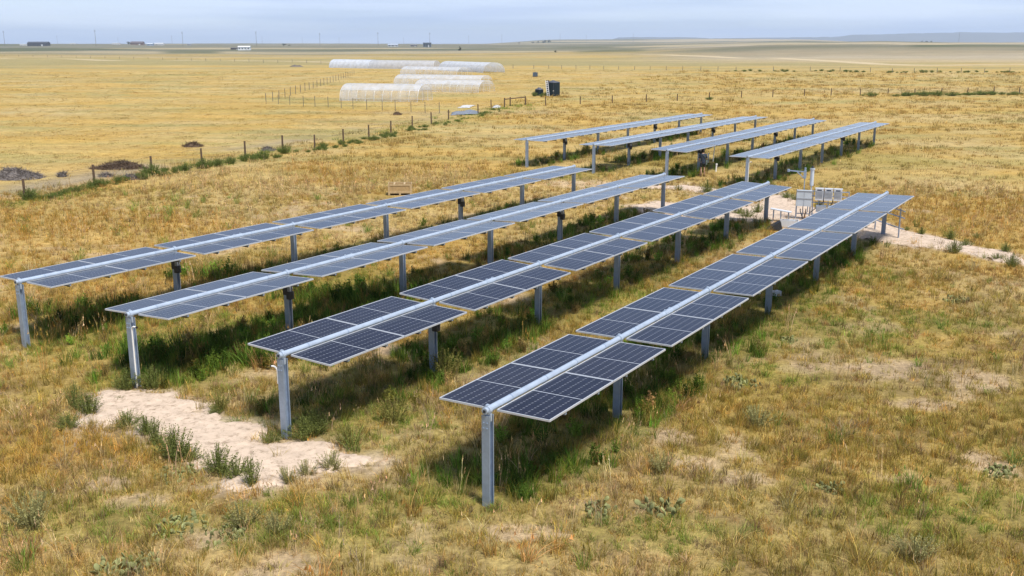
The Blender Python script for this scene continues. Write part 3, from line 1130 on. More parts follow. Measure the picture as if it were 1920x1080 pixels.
def hoop_house(pl, pr_, height, width, film, label, endcover=False, ribs=9):
    a, b_ = np.array(pl, float), np.array(pr_, float)
    d = b_ - a
    Ln = float(np.hypot(*d))
    u = d / Ln
    nrm = np.array([-u[1], u[0]])                # away from the camera side
    o = a
    t = thing('greenhouse', label, 'greenhouse', (o[0], o[1], gz(*o)), math.atan2(u[1], u[0]), 'plastic tunnel greenhouses in the far field')
    dz = gz(*b_) - gz(*a)
    def arc(k, n, x, off=0.0):
        th = PI * k / n
        yy = width / 2 - (width / 2 + off) * math.copysign(abs(math.cos(th)) ** 0.86, math.cos(th))
        zz = (height + off) * math.sin(th) ** 0.80
        return (x, yy, zz + dz * x / Ln)
    n = 20
    def sheet(k0, k1, xs, off):
        v = [arc(k, n, x, off) for x in xs for k in range(k0, k1 + 1)]
        w_ = k1 - k0 + 1
        f = [(i * w_ + k, i * w_ + k + 1, (i + 1) * w_ + k + 1, (i + 1) * w_ + k) for i in range(len(xs) - 1) for k in range(k1 - k0)]
        return v, f
    xs = []
    for i in range(ribs):                                   # film sags a little between the hoops
        xs += [Ln * i / ribs, Ln * (i + 0.5) / ribs]
    xs.append(Ln)
    v, f = sheet(4, n - 4, xs, 0.03)
    v = [(x, y, z - (0.05 if int(i / (n - 7)) % 2 else 0)) for i, (x, y, z) in enumerate(v)]
    link('roof_film', raw_mesh('roof_film', v, f, film, None, True), t)
    for k0, k1 in ((0, 4), (n - 4, n)):
        v, f = sheet(k0, k1, [0, Ln], 0.01)
        link('side_curtain', raw_mesh('side_curtain', v, f, FILMS if film is FILM else film, None, True), t)
    for i in range(ribs + 1):
        b = MB()
        b.path([arc(k, 12, Ln * i / ribs) for k in range(13)], 0.028, 5)
        b.build('hoop', HOOP, t)
    b = MB()
    for k in (0, 4, 10, 16, 20):
        b.tube(arc(k, n, 0), arc(k, n, Ln), 0.03, 5)
    b.build('purlin', HOOP, t)
    for x, cov in ((0.0, True), (Ln, endcover)):
        b = MB()
        for yy in (width * 0.32, width * 0.68):
            kz = height * 0.93
            b.tube((x, yy, 0 + dz * x / Ln), (x, yy, kz + dz * x / Ln), 0.03, 5)
        b.tube((x, width * 0.32, 2.0 + dz * x / Ln), (x, width * 0.68, 2.0 + dz * x / Ln), 0.03, 5)
        b.build('end_frame', HOOP, t)
        if cov:
            v = [arc(k, n, x, 0.0) for k in range(n + 1)]
            link('end_wall', raw_mesh('end_wall', v, [tuple(range(n + 1))], film), t)
    return t
def HH(l, r_, h, w_, film, label, **k):
    return hoop_house(GT(*l), GT(*r_), h * 0.92, w_, film, label, **k)
HH((637, 189), (783, 191.5), 2.6, 6.0, FILM, 'nearest clear plastic tunnel greenhouse, behind the thin stake fence, open at its right end')
HH((776, 171), (897, 174), 2.15, 6.0, FILM, 'bright plastic tunnel greenhouse just behind and right of the nearest one')
HH((738, 160), (899, 163), 2.3, 6.0, FILM, 'long plastic tunnel greenhouse third from the front with a patch near its right end')
HH((750, 141), (856, 144), 2.5, 6.0, FILM, 'shortest plastic tunnel greenhouse in the middle of the greenhouse cluster')
HH((617, 127), (690, 128.5), 3.1, 7.0, FILMW, 'opaque white plastic greenhouse at the far left of the back line', endcover=True)
HH((691, 128.5), (812, 130), 3.0, 7.0, FILMD, 'greyish plastic greenhouse in the middle of the back line with dark end wall', endcover=True)
HH((822, 132), (906, 136.5), 3.1, 7.0, FILMW, 'white plastic greenhouse at the right end of the back line')

# ------------------------------------------------------------------ tanks
def tank(px, py, dia, h, label, big):
    x, y = GT(px, py)
    t = thing('water_tank', label, 'water tank', (x, y, gz(x, y)))
    r = dia / 2
    b = MB()
    prof = [(r * 0.98, -0.05)]
    z = 0.0
    nr = 7
    for i in range(nr):                        # ribbed wall
        prof += [(r, z + 0.02), (r, z + h / nr - 0.05), (r * 0.985, z + h / nr - 0.03), (r * 0.985, z + h / nr - 0.01)]
        z += h / nr
    b.lathe(prof, 32)
    b.build('body', TANK, t, True)
    b = MB()
    b.lathe([(r, h - 0.02), (r * 0.97, h + 0.05), (r * 0.55, h + 0.16), (0.24, h + 0.24), (0.24, h + 0.30), (0.001, h + 0.32)], 32)
    b.build('lid', TANKTOP, t, True)
    if big:
        b = MB()
        b.tube((0, -r - 0.02, h * 0.40), (0, -r + 0.05, h * 0.40), 0.08, 12)
        b.build('fitting', WPIPE, t)
        b = MB()
        b.path([(0.0, -r - 0.015, 0.1), (0.0, -r - 0.015, h)], 0.02, 6)
        b.build('overflow_pipe', TANKTOP, t)
    return t
T1 = tank(1037, 180, 2.15, 2.15, 'large dark cylindrical water tank with a ladder leaning on it', True)
tank(1011, 179, 1.35, 0.95, 'small low dark water tank left of the large tank with ladder', False)
lx, ly, lz = T1.location
lt = thing('ladder', 'silver ladder leaning against the large dark water tank', 'ladder', (lx - 0.80, ly - 1.25, lz))
LD = MB()
for s in (-0.17, 0.17):
    LD.bar((s, 0, 0), (s - 0.28, 0.42, 2.45), 0.07, 0.05)
LD.build('stile', LADDER, lt)
for i in range(8):
    k = (i + 0.6) / 8.2
    q = MB()
    q.tube((-0.17 - 0.28 * k, 0.42 * k, 2.45 * k), (0.17 - 0.28 * k, 0.42 * k, 2.45 * k), 0.03, 6)
    q.build('rung', LADDER, lt)
tag(MB().box((0, 0, 0.08), (0.46, 0.40, 0.22)).box((0.05, 0, 0.2), (0.2, 0.2, 0.06)).build('pump_box', pmat('brown_box', (0.06, 0.04, 0.035), 0.7)), 'small brown box on the left rim of the large water tank', 'box').location = (lx - 0.90, ly - 0.45, lz + 2.26)
x, y = GT(1003.5, 144)
it = thing('caged_tank', 'small blue grey caged tank standing alone far behind the large water tank', 'tank', (x, y, gz(x, y)))
b = MB()
b.box((0, 0, 0.62), (1.15, 1.0, 0.95)).lathe([(0.2, 1.09), (0.2, 1.18), (0.001, 1.19)], 12)
b.build('body', pmat('blue_grey_plastic', (0.10, 0.15, 0.21), 0.5), it)
b = MB()
for zz in (0.2, 0.5, 0.8, 1.08):
    for s in (-1, 1):
        b.box((0, s * 0.53, zz), (1.24, 0.03, 0.03))
        b.box((s * 0.605, 0, zz), (0.03, 1.03, 0.03))
for xx in (-0.6, -0.2, 0.2, 0.6):
    for s in (-1, 1):
        b.box((xx, s * 0.55, 0.62), (0.03, 0.02, 0.98))
b.build('cage', TANKTOP, it)
b = MB()
b.box((0, 0, 0.06), (1.25, 1.05, 0.12))
b.build('pallet', POSTW, it)

# ------------------------------------------------------------------ wooden crate
x, y = G(750.5, 364)
ct = thing('wooden_crate', 'pale wooden pallet crate standing alone in the grass behind the left panel row', 'crate', (x, y, gz(x, y)), math.radians(4))
W_, D_, H_ = 1.27, 0.95, 0.62
b = MB()
for xx in (-1, 0, 1):
    for yy in (-1, 1):
        b.box((xx * (W_ / 2 - 0.05), yy * (D_ / 2 - 0.05), 0.06), (0.10, 0.10, 0.12))
for yy in (-1, 1):
    b.box((0, yy * (D_ / 2 - 0.05), 0.0), (W_, 0.1, 0.02))
b.box((0, 0, 0.135), (W_, D_, 0.03))
b.build('pallet', CRATEW, ct)
b = MB()
for xx in (-1, 1):
    b.box((xx * (W_ / 2 - 0.025), 0, 0.36), (0.015, D_ - 0.1, 0.40))
for yy in (-1, 1):
    b.box((0, yy * (D_ / 2 - 0.025), 0.36), (W_ - 0.08, 0.015, 0.40))
b.build('side_board', CRATEP, ct)
b = MB()
for yy in (-1, 1):
    for zz in (0.195, 0.575):
        b.box((0, yy * (D_ / 2 - 0.008), zz), (W_ + 0.02, 0.022, 0.09))
    for xx in (-1, 1):
        b.box((xx * (W_ / 2 - 0.04), yy * (D_ / 2 - 0.008), 0.385), (0.09, 0.020, 0.29))
for xx in (-1, 1):
    for zz in (0.195, 0.575):
        b.box((xx * (W_ / 2 - 0.006), 0, zz), (0.022, D_ - 0.05, 0.088))
    for yy in (-1, 1):
        b.box((xx * (W_ / 2 - 0.006), yy * (D_ / 2 - 0.07), 0.385), (0.018, 0.08, 0.29))
b.build('frame', CRATEW, ct)
b = MB()
for xx in (-0.3, 0.25):
    b.box((xx, 0, 0.605), (0.09, D_ - 0.06, 0.018))
b.build('slat', CRATEW, ct)

# ------------------------------------------------------------------ equipment rack by the sandy track
ra = np.array(G(1491, 412))
rb = np.array(G(1588, 417))
rd = rb - ra
RL = float(np.hypot(*rd))
rk = thing('equipment_rack', 'galvanised strut frame carrying a grey cabinet and white inverter boxes beside the sandy track', 'equipment rack', (ra[0], ra[1], 0), math.atan2(rd[1], rd[0]))
b = MB()
for xx in (0.0, 0.72, 1.2, RL):
    b.bar((xx, 0.0, -0.2), (xx, 0.0, 1.42), 0.042)
    b.bar((xx, 0.55, -0.2), (xx, 0.55, 0.55), 0.04)
    b.bar((xx, 0.0, 0.9), (xx, 0.55, 0.5), 0.03)
for zz in (0.30, 0.86, 1.16, 1.38):
    b.bar((-0.02, 0.043, zz), (RL + 0.02, 0.043, zz), 0.042)
b.build('frame', GALV, rk)
b = MB()
b.box((0.34, -0.11, 1.05), (0.68, 0.17, 0.74))
b.build('cabinet', GREYBOX, rk)
cb = MB()
for zz in (1.06, 1.41):
    cb.box((0.34, -0.205, zz - 0.02), (0.70, 0.016, 0.03))
cb.box((0.34, -0.202, 1.05), (0.012, 0.012, 0.72))
cb.build('cabinet_trim', VENT, rk)
for i in range(3):
    xx = 1.00 + i * 0.41
    iv = MB()
    iv.box((xx, -0.09, 1.25), (0.36, 0.18, 0.52))
    iv.box((xx, -0.05, 1.525), (0.385, 0.26, 0.03))
    q = iv.build('inverter', WHITE, rk)
    iv = MB()
    iv.box((xx, -0.184, 1.26), (0.31, 0.010, 0.34))
    for zz in (1.18, 1.24, 1.30, 1.36):
        iv.box((xx, -0.192, zz), (0.29, 0.010, 0.02))
    iv.build('vent', VENT, q)
    iv = MB()
    iv.box((xx, -0.184, 1.46), (0.2, 0.008, 0.05))
    iv.build('display', pmat('dark_display', (0.03, 0.045, 0.08), 0.2), q)
b = MB()
for (x0, z0, x1, z1) in ((0.2, 0.55, 0.35, 0.05), (0.45, 0.55, 0.40, 0.05), (1.2, 1.0, 0.6, 0.35), (1.6, 1.0, 1.3, 0.3), (2.05, 1.0, 1.7, 0.3)):
    b = MB()
    b.path([(x0, -0.1, z0), (x0, -0.11, z0 - 0.1), ((x0 + x1) / 2, -0.13, (z0 + z1) / 2 - 0.05), (x1, -0.1, z1)], 0.022, 6)
    b.build('cable', BLACKP, rk)
b = MB()
for i_ in range(2):
    b.box((1.12 + i_ * 0.52, -0.08, 0.60), (0.46, 0.22, 0.30))
    b.box((1.12 + i_ * 0.52, -0.194, 0.60), (0.38, 0.008, 0.20), 1)
b.build('lower_box', [pmat('blue_grey_enclosure', (0.26, 0.31, 0.38), 0.5), VENT], rk)
for xx in (0.52, 1.0, 1.41, 1.82):
    b = MB()
    b.path([(xx, -0.04, 0.98 if xx > 0.9 else 0.68), (xx, -0.04, 0.40), (xx - 0.12, -0.04, 0.30), (xx - 0.12, -0.04, -0.05)], 0.02, 6)
    b.build('conduit', GALV, rk)
b = MB()
b.tube((0.30, 0.10, 0.0), (0.30, 0.10, 2.40), 0.022, 8)
b.build('mast', GALV, rk)
b = MB()
b.bar((0.30, 0.10, 2.24), (-0.44, -0.06, 2.30), 0.06, 0.05)
b.bar((0.30, 0.10, 1.92), (-0.05, 0.02, 2.24), 0.05, 0.05)
b.box((0.30, 0.10, 2.12), (0.12, 0.12, 0.36))
b.tube((0.30, 0.1, 2.30), (0.30, 0.1, 2.44), 0.045, 8)
b.tube((-0.44, -0.06, 2.24), (-0.44, -0.06, 2.36), 0.06, 8)
b.build('sensor_arm', GALV, rk)
b = MB()
b.tube((0.62, 0.10, 0.0), (0.62, 0.10, 2.0), 0.03, 8)
b.tube((0.62, 0.10, 1.62), (0.62, 0.10, 2.36), 0.085, 14)
b.tube((0.62, 0.10, 2.36), (0.62, 0.10, 2.42), 0.11, 14)
b.build('rain_gauge', GREYBOX, rk)
b = MB()
b.tube((0.62, 0.10, 2.43), (0.62, 0.10, 2.52), 0.07, 10, 0.03)
b.build('beacon', DARK, rk)

pa_, pb_ = np.array(G(1640, 432)), np.array(G(1684, 448))
pd_ = pb_ - pa_
PLn = float(np.hypot(*pd_))
pf = thing('pipe_frame', 'bare galvanised pipe frame standing on the track past the last post of the nearest row', 'pipe frame', (pa_[0], pa_[1], 0), math.atan2(pd_[1], pd_[0]))
for xx in (0.0, PLn):
    MB().tube((xx, 0, -0.2), (xx, 0, 1.30), 0.032, 8).build('upright', GALV, pf)
for zz in (0.45, 0.92, 1.2):
    MB().tube((-0.15, 0.06, zz), (PLn + 0.25, 0.06, zz), 0.024, 8).build('rail', GALV, pf)
MB().bar((PLn - 0.1, -0.5, 0.02), (PLn + 0.1, 0.5, 0.02), 0.06, 0.04).build('foot', GALV, pf)
x, y = G(1478, 424)
tb = thing('bench', 'small white folding table tilted beside the equipment rack', 'table', (x - 0.1, y + 1.0, 0.0), -0.35)
MB().box((0, 0, 0.56), (0.95, 0.34, 0.035), 0, Matrix.Rotation(0.13, 3, 'Y')).build('tabletop', WHITE, tb)
for xx in (-0.34, 0.0, 0.36):
    for yy in (-0.12, 0.12):
        MB().bar((xx, yy, -0.05), (xx * 0.95, yy, 0.53 - xx * 0.12), 0.035).build('leg', GALV, tb)
bt = thing('storage_box', 'open white plastic tub on the sand below the white table', 'box', (x + 0.02, y - 0.1, 0.0), -0.25)
b = MB()
for s in (-1, 1):
    b.box((s * 0.38, 0, 0.15), (0.03, 0.46, 0.30))
    b.box((0, s * 0.245, 0.15), (0.79, 0.03, 0.30))
b.box((0, 0, 0.03), (0.74, 0.46, 0.03))
b.build('tub', WHITE, bt)
b = MB()
b.box((0.1, 0.0, 0.20), (0.32, 0.22, 0.20)).box((-0.18, 0.05, 0.16), (0.18, 0.2, 0.16))
b.build('contents', pmat('tub_contents', (0.45, 0.47, 0.5), 0.6), bt)
x, y = G(1452, 431)
b = MB()
b.add([(-0.36, -0.2, 0), (0.3, -0.22, 0), (0.3, 0.22, 0), (-0.36, 0.2, 0), (-0.18, -0.15, 0.14), (0.22, -0.16, 0.36), (0.22, 0.16, 0.36), (-0.18, 0.15, 0.16)],
      [(0, 3, 2, 1), (4, 5, 6, 7), (0, 1, 5, 4), (1, 2, 6, 5), (2, 3, 7, 6), (3, 0, 4, 7)])
o = b.build('black_case', BLACKP)
o.location = (x, y, 0.04)
tag(o, 'black wedge shaped case lying on the sand left of the white tub', 'case')
x, y = G(1455, 556)
b = MB()
b.box((0, 0, 0.08), (0.27, 0.2, 0.16), 0, Matrix.Rotation(0.5, 3, 'Z'))
b.box((0.05, -0.09, 0.05), (0.12, 0.05, 0.07), 1)
o = b.build('small_box', [WHITE, pmat('kraft_card', (0.5, 0.37, 0.2), 0.8)])
o.location = (x, y, 0.03)
tag(o, 'small white box dropped in the grass beside a post of the nearest row', 'box')

# white pipes standing behind the person
for (px, py, hh, r_, lean, lb) in ((1328, 306, 0.68, 0.045, -0.02, 'short white pipe standing right beside the person under the distant panels'),
                                (1336.5, 304, 1.18, 0.030, 0.09, 'tall thin white pipe leaning behind the person under the distant panels'),
                                (1342, 322, 0.52, 0.050, 0.03, 'stubby white pipe in the shade right of the person')):
    x, y = G(px, py)
    b = MB()
    b.tube((0, 0, -0.1), (lean, 0, hh), r_, 10)
    b.tube((lean * 0.96, 0, hh - 0.10), (lean, 0, hh + 0.01), r_ * 1.25, 10)
    o = b.build('white_pipe', WPIPE)
    o.location = (x, y, 0)
    tag(o, lb, 'pipe', 'white standpipes under the distant panels')

# ------------------------------------------------------------------ person
def skin_obj(name, joints, edges, mat, parent=None, sub=1):
    me = bpy.data.meshes.new(name)
    ks = list(joints)
    me.from_pydata([joints[k][0] for k in ks], [(ks.index(a), ks.index(b)) for a, b in edges], [])
    me.materials.append(mat)
    o = link(name, me, parent)
    md = o.modifiers.new('skin', 'SKIN')
    md.use_smooth_shade = True
    for i, k in enumerate(ks):
        r_ = joints[k][1]
        r_ = (r_, r_) if isinstance(r_, (int, float)) else r_
        me.skin_vertices[0].data[i].radius = r_
    me.skin_vertices[0].data[0].use_root = True
    if sub:
        s = o.modifiers.new('subdivision', 'SUBSURF')
        s.levels = s.render_levels = sub
    return o
SKINM = pmat('skin', (0.42, 0.25, 0.17), 0.6)
px_, py_ = G(1317, 330.5)
pe = thing('person', 'person in a dark blue shirt and shorts standing with back turned beside a post', 'person', (px_, py_, gz(px_, py_)), 0.15)
J = {'pelvis': ((0, 0, 0.90), (0.14, 0.10)), 'waist': ((0, 0, 1.05), (0.125, 0.09)), 'chest': ((0, 0.02, 1.27), (0.15, 0.10)), 'neckb': ((0, 0.03, 1.40), (0.07, 0.06)),
     'neck': ((0, 0.05, 1.46), 0.05), 'head': ((0, 0.08, 1.55), (0.08, 0.09)), 'top': ((0, 0.09, 1.65), (0.06, 0.07))}
E_ = [('pelvis', 'waist'), ('waist', 'chest'), ('chest', 'neckb'), ('neckb', 'neck'), ('neck', 'head'), ('head', 'top')]
for s, nme in ((-1, 'l'), (1, 'r')):
    J['hip' + nme] = ((s * 0.095, 0, 0.84), 0.085)
    J['knee' + nme] = ((s * 0.105, 0.02, 0.46), 0.055)
    J['calf' + nme] = ((s * 0.107, -0.015, 0.33), 0.052)
    J['ank' + nme] = ((s * 0.11, -0.02, 0.08), 0.036)
    J['toe' + nme] = ((s * 0.125, 0.14, 0.035), (0.04, 0.03))
    J['sh' + nme] = ((s * 0.19, 0.02, 1.34), 0.058)
    J['el' + nme] = ((s * 0.245, 0.02, 1.07), 0.042)
    J['wr' + nme] = ((s * 0.20, 0.20, 0.93), 0.028)
    J['palm' + nme] = ((s * 0.18, 0.27, 0.91), (0.036, 0.018))
    E_ += [('pelvis', 'hip' + nme), ('hip' + nme, 'knee' + nme), ('knee' + nme, 'calf' + nme), ('calf' + nme, 'ank' + nme), ('ank' + nme, 'toe' + nme),
           ('chest', 'sh' + nme), ('sh' + nme, 'el' + nme), ('el' + nme, 'wr' + nme), ('wr' + nme, 'palm' + nme)]
    for q in range(5):
        fx = (-0.034, -0.017, 0.0, 0.016, 0.030)[q]
        ln = (0.045, 0.07, 0.078, 0.072, 0.055)[q]
        a = 'f%d%s' % (q, nme)
        J[a] = ((s * (0.18 + (fx if q else -0.045)), 0.27 + (ln * 0.5 if q else 0.01), 0.905), 0.009)
        J[a + 't'] = ((s * (0.18 + (fx if q else -0.055)), 0.27 + ln * 0.9, 0.88), 0.008)
        E_ += [('palm' + nme, a), (a, a + 't')]
skin_obj('body', J, E_, SKINM, pe)
SJ = {'pelvis': ((0, 0, 0.74), (0.19, 0.145)), 'waist': ((0, 0, 1.05), (0.155, 0.115)), 'chest': ((0, 0.02, 1.27), (0.175, 0.122)), 'neckb': ((0, 0.03, 1.40), (0.085, 0.07)),
      'shl': ((-0.195, 0.02, 1.34), 0.074), 'ell': ((-0.245, 0.02, 1.09), 0.062), 'shr': ((0.195, 0.02, 1.34), 0.074), 'elr': ((0.245, 0.02, 1.09), 0.062)}
skin_obj('shirt', SJ, [('pelvis', 'waist'), ('waist', 'chest'), ('chest', 'neckb'), ('chest', 'shl'), ('shl', 'ell'), ('chest', 'shr'), ('shr', 'elr')], pmat('dark_shirt', (0.022, 0.032, 0.055), 0.9), pe)
QJ = {'pelvis': ((0, 0, 0.95), (0.165, 0.125)), 'hl': ((-0.10, 0, 0.78), 0.10), 'kl': ((-0.105, 0.01, 0.56), 0.085), 'hr': ((0.10, 0, 0.78), 0.10), 'kr': ((0.105, 0.01, 0.56), 0.085)}
skin_obj('shorts', QJ, [('pelvis', 'hl'), ('hl', 'kl'), ('pelvis', 'hr'), ('hr', 'kr')], pmat('dark_shorts', (0.03, 0.035, 0.04), 0.9), pe)
b = MB()
b.lathe([(0.001, 0.115), (0.05, 0.105), (0.085, 0.07), (0.10, 0.02), (0.098, -0.04), (0.085, -0.10), (0.06, -0.13)], 16, (0, 0.055, 1.585))
b.build('hair', pmat('dark_hair', (0.012, 0.010, 0.010), 0.7), pe, True)
b = MB()
b.box((0.2, 0.0, 0.86), (0.09, 0.2, 0.26), 0, Matrix.Rotation(0.12, 3, 'Y'))
b.path([(0.2, 0.05, 0.98), (0.1, -0.135, 1.2), (-0.12, -0.09, 1.41)], 0.015, 6)
b.build('shoulder_bag', pmat('sage_canvas', (0.12, 0.16, 0.14), 0.9), pe)
for s in (-1, 1):
    b = MB()
    b.lathe([(0.001, 0), (0.055, 0), (0.06, 0.03), (0.05, 0.09), (0.045, 0.12)], 12)
    q = b.build('shoe', pmat('brown_shoe', (0.08, 0.055, 0.04), 0.8), pe)
    q.location = (s * 0.115, 0.03, 0.0)
    q.scale = (0.85, 2.0, 1)

# ------------------------------------------------------------------ tarps near the fence
def sheet_thing(name, pts, lift, mat, label, cat, seed):
    p = np.array(pts)
    c = p.mean(0)
    n = 26
    u, v_ = np.meshgrid(np.linspace(0, 1, n), np.linspace(0, 1, n))
    u, v_ = u.ravel(), v_.ravel()
    q = (p[0][None] * ((1 - u) * (1 - v_))[:, None] + p[1][None] * (u * (1 - v_))[:, None] + p[2][None] * (u * v_)[:, None] + p[3][None] * ((1 - u) * v_)[:, None])
    q = q + np.stack([(fbm(u * 9, v_ * 9, 1, 3, seed) - .5), (fbm(u * 9, v_ * 9, 1, 3, seed + 9) - .5)], 1) * 0.6
    z = lift * (0.35 + 1.3 * fbm(u * 7, v_ * 7, 1.3, 4, seed + 3)) * np.sin(PI * np.clip(u, .02, .98)) ** 0.5 * np.sin(PI * np.clip(v_, .02, .98)) ** 0.5 + 0.03
    z0 = gz(*c)
    V = [(a[0] - c[0], a[1] - c[1], zz) for a, zz in zip(q, z)]
    F = [(i * n + j, i * n + j + 1, (i + 1) * n + j + 1, (i + 1) * n + j) for i in range(n - 1) for j in range(n - 1)]
    me = raw_mesh(name, V, F, mat, None, True)
    o = link(name, me, None, (c[0], c[1], z0))
    sm = o.modifiers.new('solid', 'SOLIDIFY')
    sm.thickness = 0.02
    return tag(o, label, cat)
sheet_thing('white_tarp', [G(858, 203), G(880, 203), G(890, 198), G(868, 198)], 0.14, TARPW, 'crumpled white tarp lying at the end of the stake fence', 'tarp', 5)
sheet_thing('grey_tarp', [G(845, 217), G(896, 215), G(897, 209), G(850, 211)], 0.3, TARPG, 'crumpled grey tarp against the wooden fence posts', 'tarp', 6)
sheet_thing('white_tarp', [G(923, 203), G(936, 203), G(938, 200), G(927, 200)], 0.25, TARPW, 'small scrap of white sheeting by the fence corner', 'tarp', 8)

# ------------------------------------------------------------------ brush heaps in the left field
def brush_heap(cx, cy_, rx, ry, h, n, label, seed, cols):
    rg = np.random.default_rng(seed)
    me_v, me_f, sh = [], [], []
    na, nr_ = 30, 9
    for i in range(nr_):
        for k in range(na):
            a = 2 * PI * k / na
            q = i / (nr_ - 1)
            x, y = rx * q * math.cos(a), ry * q * math.sin(a)
            nn = fbm(np.array([x + seed]), np.array([y]), 0.8, 3, seed)[0]
            z = h * (1 - q ** 2.2) * (0.05 + 1.9 * nn) - 0.05
            me_v.append((x, y, z))
            sh.append(tuple(np.array(cols[0]) * (0.6 + 0.6 * nn)))
    for i in range(nr_ - 1):
        for k in range(na):
            me_f.append((i * na + k, i * na + (k + 1) % na, (i + 1) * na + (k + 1) % na, (i + 1) * na + k))
    for _ in range(n):                               # tangled stalks
        a = rg.uniform(0, 2 * PI)
        q = rg.uniform(0, 1) ** 0.6
        x, y = rx * q * math.cos(a), ry * q * math.sin(a)
        nn = fbm(np.array([x + seed]), np.array([y]), 0.8, 3, seed)[0]
        z = h * (1 - q ** 2.2) * (0.05 + 1.9 * nn)
        d = rg.normal(size=3)
        d[2] = abs(d[2]) * 0.5
        d = d / np.linalg.norm(d) * rg.uniform(0.15, 0.45)
        s = np.cross(d, rg.normal(size=3))
        s = s / np.linalg.norm(s) * rg.uniform(0.008, 0.02)
        o = len(me_v)
        p = np.array([x, y, z])
        me_v += [tuple(p - s), tuple(p + s), tuple(p + d)]
        me_f.append((o, o + 1, o + 2))
        c = np.array(cols[rg.integers(0, len(cols))]) * rg.uniform(0.7, 1.4)
        sh += [tuple(c)] * 3
    o = link('brush_heap', raw_mesh('brush_heap', me_v, me_f, HEAPM, sh), None, (cx, cy_, gz(cx, cy_)))
    return tag(o, label, 'brush heap', 'heaps of cut brush in the left field')
HEAPM = foliage_mat('cut_brush', (1, 1, 1), 0.0)
HC = [(0.17, 0.15, 0.14), (0.24, 0.21, 0.19), (0.11, 0.095, 0.09)]
HB = [(0.12, 0.085, 0.06), (0.17, 0.12, 0.08), (0.07, 0.05, 0.04)]
x, y = G(28, 334)
brush_heap(x, y, 1.75, 1.2, 0.38, 2200, 'large grey brush heap at the left edge of the photo', 3, HC)
x, y = G(222, 316)
brush_heap(x, y, 1.9, 0.9, 0.30, 2000, 'long brown brush heap behind the first fence posts', 4, HB)
x, y = G(361, 275)
brush_heap(x, y, 0.85, 0.6, 0.38, 600, 'small dark brush heap farther out in the left field', 5, HB)
x, y = G(117, 331)
brush_heap(x, y, 0.28, 0.25, 0.22, 250, 'tiny grey clod between the two larger brush heaps', 6, HC)
x, y = G(200, 331)
brush_heap(x, y, 0.5, 0.35, 0.16, 350, 'low grey weed mat below the long brown heap', 7, HC)
x, y = G(246, 336)
brush_heap(x, y, 0.7, 0.45, 0.2, 500, 'low grey weed mat beside the third fence post', 8, HC)
x, y = G(502, 283)
brush_heap(x, y, 0.6, 0.4, 0.2, 300, 'low grey weed mat in front of the mid fence posts', 9, HC)
x, y = G(745, 215.5)
brush_heap(x, y, 0.6, 0.4, 0.2, 250, 'small brown mound in front of the greenhouse stake fence', 12, HB)
x, y = G(556, 126)
brush_heap(x, y, 2.6, 1.6, 0.55, 500, 'grey heap left of the back line of greenhouses', 13, HC)

# ------------------------------------------------------------------ far farms, poles, trees
def building(px, r, wid, dep, hw, hr, wcol, rcol, label, cat='building', rz=0.0, wins=0, name='farm_building', shed=False):
    x, y = far(px, r)
    t = thing(name, label, cat, (x, y, gz(x, y) - 0.3), rz)
    wm = pmat('wall_%d%d%d' % tuple(int(c * 99) for c in wcol), wcol, 0.8)
    rm = pmat('roof_%d%d%d' % tuple(int(c * 99) for c in rcol), rcol, 0.7)
    b = MB()
    b.box((0, 0, hw / 2), (wid, dep, hw))
    for s in (-1, 1):
        b.add([(s * wid / 2, -dep / 2, hw), (s * wid / 2, dep / 2, hw), (s * wid / 2, 0, hw + hr)], [(0, 1, 2)])
    b.build('wall', wm, t)
    b = MB()
    e, th = 0.5, 0.25
    for s in (-1, 1):
        b.add([(-wid / 2 - e, s * (dep / 2 + e), hw - 0.25), (wid / 2 + e, s * (dep / 2 + e), hw - 0.25), (wid / 2 + e, 0, hw + hr + 0.02), (-wid / 2 - e, 0, hw + hr + 0.02),
               (-wid / 2 - e, s * (dep / 2 + e), hw - 0.25 + th), (wid / 2 + e, s * (dep / 2 + e), hw - 0.25 + th), (wid / 2 + e, 0, hw + hr + th), (-wid / 2 - e, 0, hw + hr + th)],
              [(0, 1, 2, 3), (4, 5, 6, 7), (0, 1, 5, 4), (0, 3, 7, 4), (1, 2, 6, 5)])
    b.build('roof', rm, t)
    for i in range(wins):
        xx = wid * ((i + 0.5) / wins - 0.5)
        b = MB()
        b.box((xx, -dep / 2 - 0.04, hw * 0.58), (min(2.2, wid / wins * 0.5), 0.1, hw * 0.34))
        b.build('window', DARK, t)
    if wins or cat == 'barn':
        b = MB()
        b.box((wid * 0.22, -dep / 2 - 0.06, hw * 0.3), (min(3.5, wid * 0.12), 0.1, hw * 0.6))
        b.build('door', WHITE, t)
    return t
building(73, 2300, 44, 16, 6.5, 3.0, (0.045, 0.05, 0.06), (0.04, 0.045, 0.055), 'long dark barn on the far skyline at the left edge', 'barn', 0.04, 5)
building(44, 2350, 14, 6, 2.6, 0.8, (0.6, 0.6, 0.6), (0.5, 0.5, 0.5), 'low white trailer left of the long dark barn on the skyline', 'trailer', 0, 2)
building(218, 2500, 17, 8, 3.2, 1.0, (0.62, 0.62, 0.62), (0.5, 0.5, 0.52), 'pale low house at the left of the skyline farmstead', 'house', 0, 3)
building(258, 2500, 30, 14, 4.5, 3.8, (0.20, 0.13, 0.10), (0.10, 0.075, 0.075), 'wide brown roofed farmhouse in the middle of the skyline farmstead', 'house', 0.05, 5)
building(282, 2480, 14, 10, 4.2, 1.6, (0.25, 0.33, 0.45), (0.45, 0.5, 0.55), 'blue sided house right of the brown roofed farmhouse', 'house', 0, 2)
building(299, 2600, 22, 9, 3.6, 2.2, (0.55, 0.55, 0.55), (0.45, 0.46, 0.48), 'pale shed at the right of the skyline farmstead', 'shed', 0, 2)
